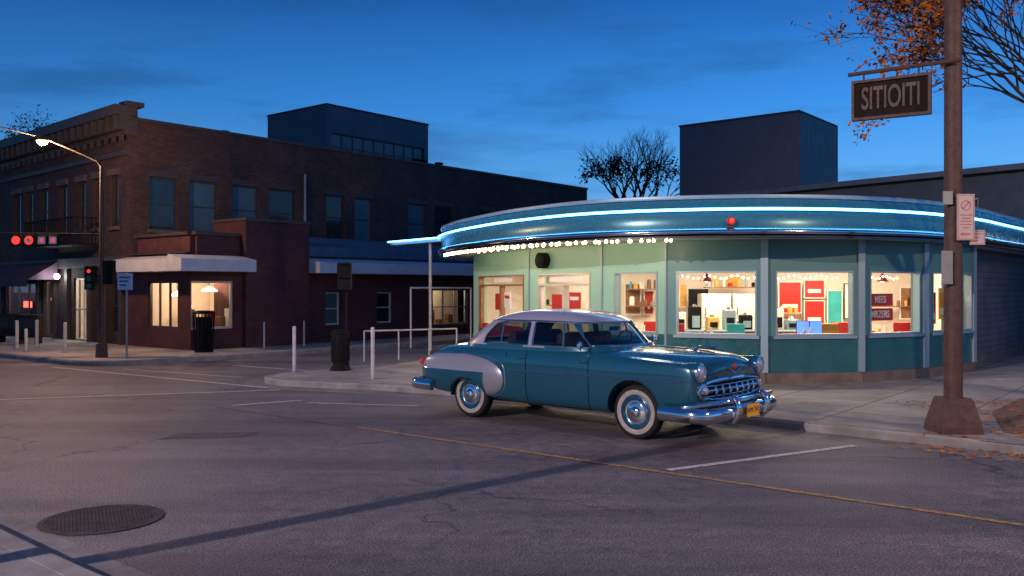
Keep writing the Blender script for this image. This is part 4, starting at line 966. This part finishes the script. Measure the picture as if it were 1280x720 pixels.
def pris(poly,axis):
    m=MB(); n=len(poly)
    if axis=='y': a=[(x,-1.3,z) for x,z in poly]; b=[(x,1.3,z) for x,z in poly]
    elif axis=='f': a=[(.1,y,z) for y,z in poly]; b=[(2,y,z) for y,z in poly]
    else: a=[(-2.6,y,z) for y,z in poly]; b=[(-.9,y,z) for y,z in poly]
    m.add(a+b,[tuple(range(n))[::-1],tuple(range(n,2*n))]+[(i,(i+1)%n,n+(i+1)%n,n+i) for i in range(n)]); return m
docut(cab,[pris([(-1.26,1.175),(-1.24,1.27),(-1.16,1.38),(-1.02,1.47),(-.84,1.497),(-.37,1.505),(-.35,1.49),(-.35,1.175)],'y'),
 pris([(-.27,1.175),(-.27,1.49),(-.25,1.505),(.28,1.50),(.37,1.48),(.68,1.19),(.67,1.175)],'y'),
 pris([(-.74,1.22),(-.72,1.2),(.72,1.2),(.74,1.22),(.65,1.48),(.61,1.50),(-.61,1.50),(-.65,1.48)],'f'),
 pris([(-.6,1.22),(-.58,1.2),(.58,1.2),(.6,1.22),(.5,1.43),(.46,1.45),(-.46,1.45),(-.5,1.43)],'r')],45)
cab.data.materials.append(M['paint']); 
for p in cab.data.polygons:
    c=p.center
    p.material_index=1 if (c.z<1.16 or (c.x>.30 and c.z<1.47 )) else 0
mb=MB(); mb.loft([cring(*c,ins=.022,n=64) for c in CR[:6]],caps=False); mb.obj('window_glass','carglass',car,local=True,recalc=False,smooth=60)
cb=bvh([cab])
for s in (-1,1):
    P=[]
    for k in range(30):
        x=-1.30+1.92*k/29; z=1.522-.02*(abs(x+.35)/.9)**3
        h=cb.ray_cast(Vector((x,2*s,z)),Vector((0,-s,0)))
        if h[0]: P.append(h[0]+Vector((0,s*.004,0)))
    MB().tube(P,.011,6).obj('roof_gutter','chrome',car,local=True)
    def fr2(poly,nm,r=.009):
        P=[]
        for i in range(len(poly)):
            a,b=poly[i],poly[(i+1)%len(poly)]; k=max(1,int(math.dist(a,b)/.06))
            for j in range(k):
                x=a[0]+(b[0]-a[0])*j/k; z=a[1]+(b[1]-a[1])*j/k
                for q_ in range(len(CR)-1):
                    if CR[q_][0]<=z<=CR[q_+1][0]:
                        f_=(z-CR[q_][0])/(CR[q_+1][0]-CR[q_][0]); xr,xf,w_=[CR[q_][m]+(CR[q_+1][m]-CR[q_][m])*f_ for m in (1,2,3)]
                u=min(.999,abs(x-(xr+xf)/2)/((xf-xr)/2)); P.append(Vector((x,s*(w_*(1-u**3.6)**(1/3.6)-.004),z)))
        P.append(P[0]); return MB().tube(P,r,6).obj(nm,'chrome',car,local=True)
    fr2([(-1.27,1.168),(-1.25,1.27),(-1.165,1.385),(-1.02,1.477),(-.84,1.504),(-.345,1.512),(-.345,1.168)],'side_window_trim')
    fr2([(-.275,1.168),(-.275,1.512),(.28,1.507),(.375,1.485),(.695,1.19),(.685,1.168)],'side_window_trim')
    MB().tube([(.30,s*(.862-.02),1.17),(.255,s*.755,1.505)],.012,6).obj('quarter_window_bar','chrome',car,local=True)
    MB().tube([(-.88,s*.847,1.17),(-.88,s*.758,1.495)],.011,6).obj('quarter_window_bar','chrome',car,local=True)
for zz,yy in ((1.195,.74),(1.508,.62)):
    P=[]
    for k in range(41):
        y=-yy+2*yy*k/40
        h=cb.ray_cast(Vector((3,y,zz)),Vector((-1,0,0)))
        if h[0]: P.append(h[0]+Vector((.003,0,0)))
    MB().tube(P,.012,6).obj('windscreen_trim','chrome',car,local=True)
for y in (-.25,.3): MB().tube([(1.07,y,1.20),(.93,y+.12,1.26),(.86,y+.33,1.30)],.006,5).obj('wiper','black',car,local=True)
MB().box(-.02,.13,-.62,.62,1.13,1.34).obj('front_seat','seat',car,local=True,bevel=.05,smooth=0); MB().box(-.98,-.82,-.6,.6,1.13,1.34).obj('rear_seat','seat',car,local=True,bevel=.05,smooth=0)
MB().tube([(.52+.04*math.sin(a),.36+.19*math.cos(a),1.22+.15*math.sin(a)) for a in [k*math.pi/10 for k in range(21)]],.012,6).obj('steering_wheel','black',car,local=True)
MB().box(.585,.60,-.12,.10,1.38,1.44).obj('rear_view_mirror','black',car,local=True)
for s in (-1,1):
    dm=MB().lathe([(.0005,.0),(.055,.005),(.05,.03),(.0005,.045)],(.66,s*.95,1.21),'x',16).obj('door_mirror','chrome',car,local=True)
    MB().tube([(.62,s*.86,1.13),(.665,s*.93,1.17)],.009,6).obj('mirror_arm','chrome',dm,local=True)
def wheel(sx,s):
    yo=.76*s
    f=lambda lst:[(r,y*s) for r,y in lst]
    w_=MB().lathe(f([(.0005,-.05),(.215,-.05),(.215,.06)]),(sx,yo,.36),'y',36).obj('wheel','iron',car,local=True)
    MB().lathe(f([(.20,-.085),(.30,-.09),(.345,-.078),(.36,-.05),(.362,0),(.36,.05),(.348,.075),(.325,.088),(.294,.093),(.232,.090),(.212,.078),(.205,.05)]),(sx,yo,.36),'y',56,mis=[0,0,0,0,0,0,0,0,1,0,0]).obj('tyre',['rubber','wwall'],w_,local=True,smooth=60)
    MB().lathe(f([(.215,.076),(.222,.086),(.208,.09),(.195,.07),(.175,.06),(.165,.06)]),(sx,yo,.36),'y',48).obj('rim','paint',w_,local=True,smooth=60)
    MB().lathe(f([(.185,.062),(.180,.078),(.165,.086),(.150,.078),(.13,.085),(.09,.100),(.075,.100),(.07,.112),(.05,.125),(.0005,.132)]),(sx,yo,.36),'y',48).obj('hubcap','chrome',w_,local=True,smooth=50)
for sx in (1.52,-1.52):
    for s in (-1,1): wheel(sx,s)
MB().box(-2.2,2.1,-.6,.6,.27,.36).obj('chassis','black',car,local=True,smooth=0)
def bump(pts,z,hh,name,flip=1):
    P=smoothp(pts,6); 
    mb=MB(); mb.sweep(P,[(-.02,z-hh),(.015,z-hh*.95),(.045,z-hh*.5),(.055,z),(.045,z+hh*.5),(.015,z+hh*.95),(-.02,z+hh),(-.035,z)],flip)
    return mb.obj(name,'chrome',car,local=True,smooth=60)
fb=bump([(1.98,-1.0),(2.30,-1.03),(2.51,-1.01),(2.63,-.88),(2.68,-.45),(2.69,0),(2.68,.45),(2.63,.88),(2.51,1.01),(2.30,1.03),(1.98,1.0)],.41,.095,'front_bumper',-1)
MB().tube([(2.30,-1.01,.50),(2.46,-.99,.53)]+[(x,y,.56) for x,y in ((2.61,-.86),(2.66,-.42),(2.67,0),(2.66,.42),(2.61,.86))]+[(2.46,.99,.53),(2.30,1.01,.50)],.03,10).obj('bumper_bar','chrome',fb,local=True)
bump([(-2.2,-1.01),(-2.50,-1.0),(-2.70,-.92),(-2.80,-.6),(-2.84,0),(-2.80,.6),(-2.70,.92),(-2.50,1.0),(-2.2,1.01)],.46,.085,'rear_bumper',1)
for y in (-.40,.40):
    MB().tube([(2.69,y,.29),(2.75,y,.37),(2.775,y,.47),(2.75,y,.57),(2.69,y,.64)],[.028,.045,.05,.045,.024],10).obj('bumper_guard','chrome',fb,local=True)
    MB().tube([(-2.82,y,.36),(-2.89,y,.47),(-2.82,y,.62)],[.03,.042,.03],10).obj('bumper_guard','chrome',car,local=True)
pl_=MB().box(2.765,2.775,-.17,.17,.34,.50).obj('licence_plate','plate',car,local=True,smooth=0)
text('HM 741',.10,(2.778,0,.42),(0,1,0),(1,0,0),'trimdark',pl_,local=True,name='plate_lettering',ext=.001)
def fx(y,z,o=.02):
    v=frontx(y,z); 
    return (v if v else 2.3)+o
gz=.69; GW=.85; GH=.13
vs=[]
for k in range(40):
    a=2*math.pi*k/40; y=GW*math.copysign(abs(math.cos(a))**.6,math.cos(a)); z=gz+GH*math.copysign(abs(math.sin(a))**.8,math.sin(a)); vs.append(Vector((fx(y,z,.006),y,z)))
gr=MB().tube(vs+[vs[0]],.028,8,cap=False).obj('grille','chrome',car,local=True)
rows=[]
for i in range(9):
    t=i/8; y_=[]
    for j in range(21):
        y=-GW*.98+GW*1.96*j/20; lim=(GH-.005)*(1-abs(y/GW)**4)**.5 if abs(y)<GW else 0; z=gz-lim+2*lim*t; y_.append(Vector((fx(y,z,.008),y,z)))
    rows.append(y_)
mb=MB(); vs=[p for r in rows for p in r]; mb.add(vs,[(i*21+j,i*21+j+1,(i+1)*21+j+1,(i+1)*21+j) for i in range(8) for j in range(20)]); mb.obj('grille_opening','seam',gr,local=True,recalc=False)
for z,yw,r in ((gz+.065,.76,.010),(gz+.005,.82,.026),(gz-.065,.76,.010)):
    MB().tube([(fx(yw*t/12,z,.035),yw*t/12,z) for t in range(-12,13)],r,8).obj('grille_bar','chrome',gr,local=True)
for y in (-.52,-.35,-.175,0,.175,.35,.52):
    MB().tube([(fx(y,gz-.08,.04),y,gz-.09),(fx(y,gz,.065),y,gz-.01),(fx(y,gz+.07,.04),y,gz+.07)],[.013,.026,.013],8).obj('grille_tooth','chrome',gr,local=True)
for y in (-.74,.74):
    x=fx(y,.70,.02); MB().lathe([(.0005,.05),(.035,.045),(.05,.03),(.055,-.02)],(x,y,.70),'x',20).obj('parking_lamp','lens',car,local=True)
for s in (-1,1):
    y=.815*s; z=.935; x=2.46
    hb=MB().lathe([(.10,-.34),(.122,-.12),(.125,.0),(.116,.022),(.099,.027),(.094,.012)],(x,y,z),'x',28).obj('headlight','chrome',car,local=True,smooth=50)
    hb.data.materials.append(M['paint'])
    for p in hb.data.polygons:
        if p.center.x<x-.02: p.material_index=1
    MB().lathe([(.0005,.046),(.05,.038),(.085,.022),(.097,.008)],(x,y,z),'x',24).obj('lens','lens',hb,local=True,smooth=60)
    x=rearx(.80*s,.78); MB().lathe([(.0005,-.05),(.04,-.04),(.055,-.01),(.055,.06)],(x,.80*s,.80),'x',16).obj('tail_lamp','red',car,local=True)
P=[(x,0,topz(x,0)+.004) for x in [1.12+.1*i for i in range(12)]]
MB().tube(P,.008,6).obj('hood_trim','chrome',car,local=True)
zt=topz(2.05,0)
mb=MB(); mb.tube([(1.88,0,zt+.014),(2.06,0,zt+.055),(2.22,0,zt+.045),(2.36,0,zt+.015)],[.008,.022,.024,.006],8)
mb.obj('hood_ornament','chrome',car,local=True)
for s in (-1,1): MB().add([(2.18,0,zt+.06),(1.95,.15*s,zt+.06),(1.88,.14*s,zt+.055),(2.05,0,zt+.05),(2.18,0,zt+.045),(1.95,.15*s,zt+.05)],[(0,1,2,3),(4,5,2,3),(0,1,5,4)]).obj('ornament_wing','chrome',car,local=True)
for s in (-1,1): MB().tube([(fx(0,.885,.012),0,.885),(fx(.18*s,.955,.012),.18*s,.955)],.014,6).obj('hood_emblem','chrome',car,local=True)
MB().lathe([(.0005,.02),(.032,.015),(.04,.0)],(fx(0,.965,.0),0,.965),'x',20).obj('hood_badge','red',car,local=True)

# ------------------------------------------------------------------ world
wd=bpy.data.worlds.new('World'); scene.world=wd; wd.use_nodes=True; nt=wd.node_tree; bg=nt.nodes['Background']
tc=nn(nt,'ShaderNodeTexCoord'); sx=nn(nt,'ShaderNodeSeparateXYZ'); nt.links.new(tc.outputs['Generated'],sx.inputs[0])
c=ramp(nt,sx.outputs[2],[(0,(.26,.46,.74)),(.06,(.19,.46,.84)),(.12,(.10,.38,.84)),(.20,(.042,.265,.76)),(.31,(.014,.125,.46)),(.6,(.012,.08,.30)),(1,(.014,.075,.27))])
mp=nn(nt,'ShaderNodeMapping'); mp.inputs['Scale'].default_value=(2.2,2.2,12); nt.links.new(tc.outputs['Generated'],mp.inputs[0])
cl=noise(nt,mp.outputs[0],1.5,8,.6)
m1=ramp(nt,cl,[(.50,(0,0,0)),(.66,(.75,.75,.75))])
c=mixc(nt,m1,c,mixc(nt,.40,(.020,.10,.28),c))
ax_=nn(nt,'ShaderNodeMapRange'); nt.links.new(sx.outputs[0],ax_.inputs[0]); ax_.inputs[1].default_value=-.5; ax_.inputs[2].default_value=.4; ax_.inputs[3].default_value=.72; ax_.inputs[4].default_value=1.12
cc=nn(nt,'ShaderNodeVectorMath',operation='SCALE'); nt.links.new(c,cc.inputs[0]); nt.links.new(ax_.outputs[0],cc.inputs['Scale'])
nt.links.new(cc.outputs[0],bg.inputs[0]); bg.inputs[1].default_value=1.0

cam=bpy.data.cameras.new('camera'); co=bpy.data.objects.new('camera',cam); col.objects.link(co)
co.location=(0,0,2); co.rotation_euler=(math.pi/2,0,0); cam.lens=36*1100/1280; cam.sensor_width=36; cam.clip_end=2000; scene.camera=co
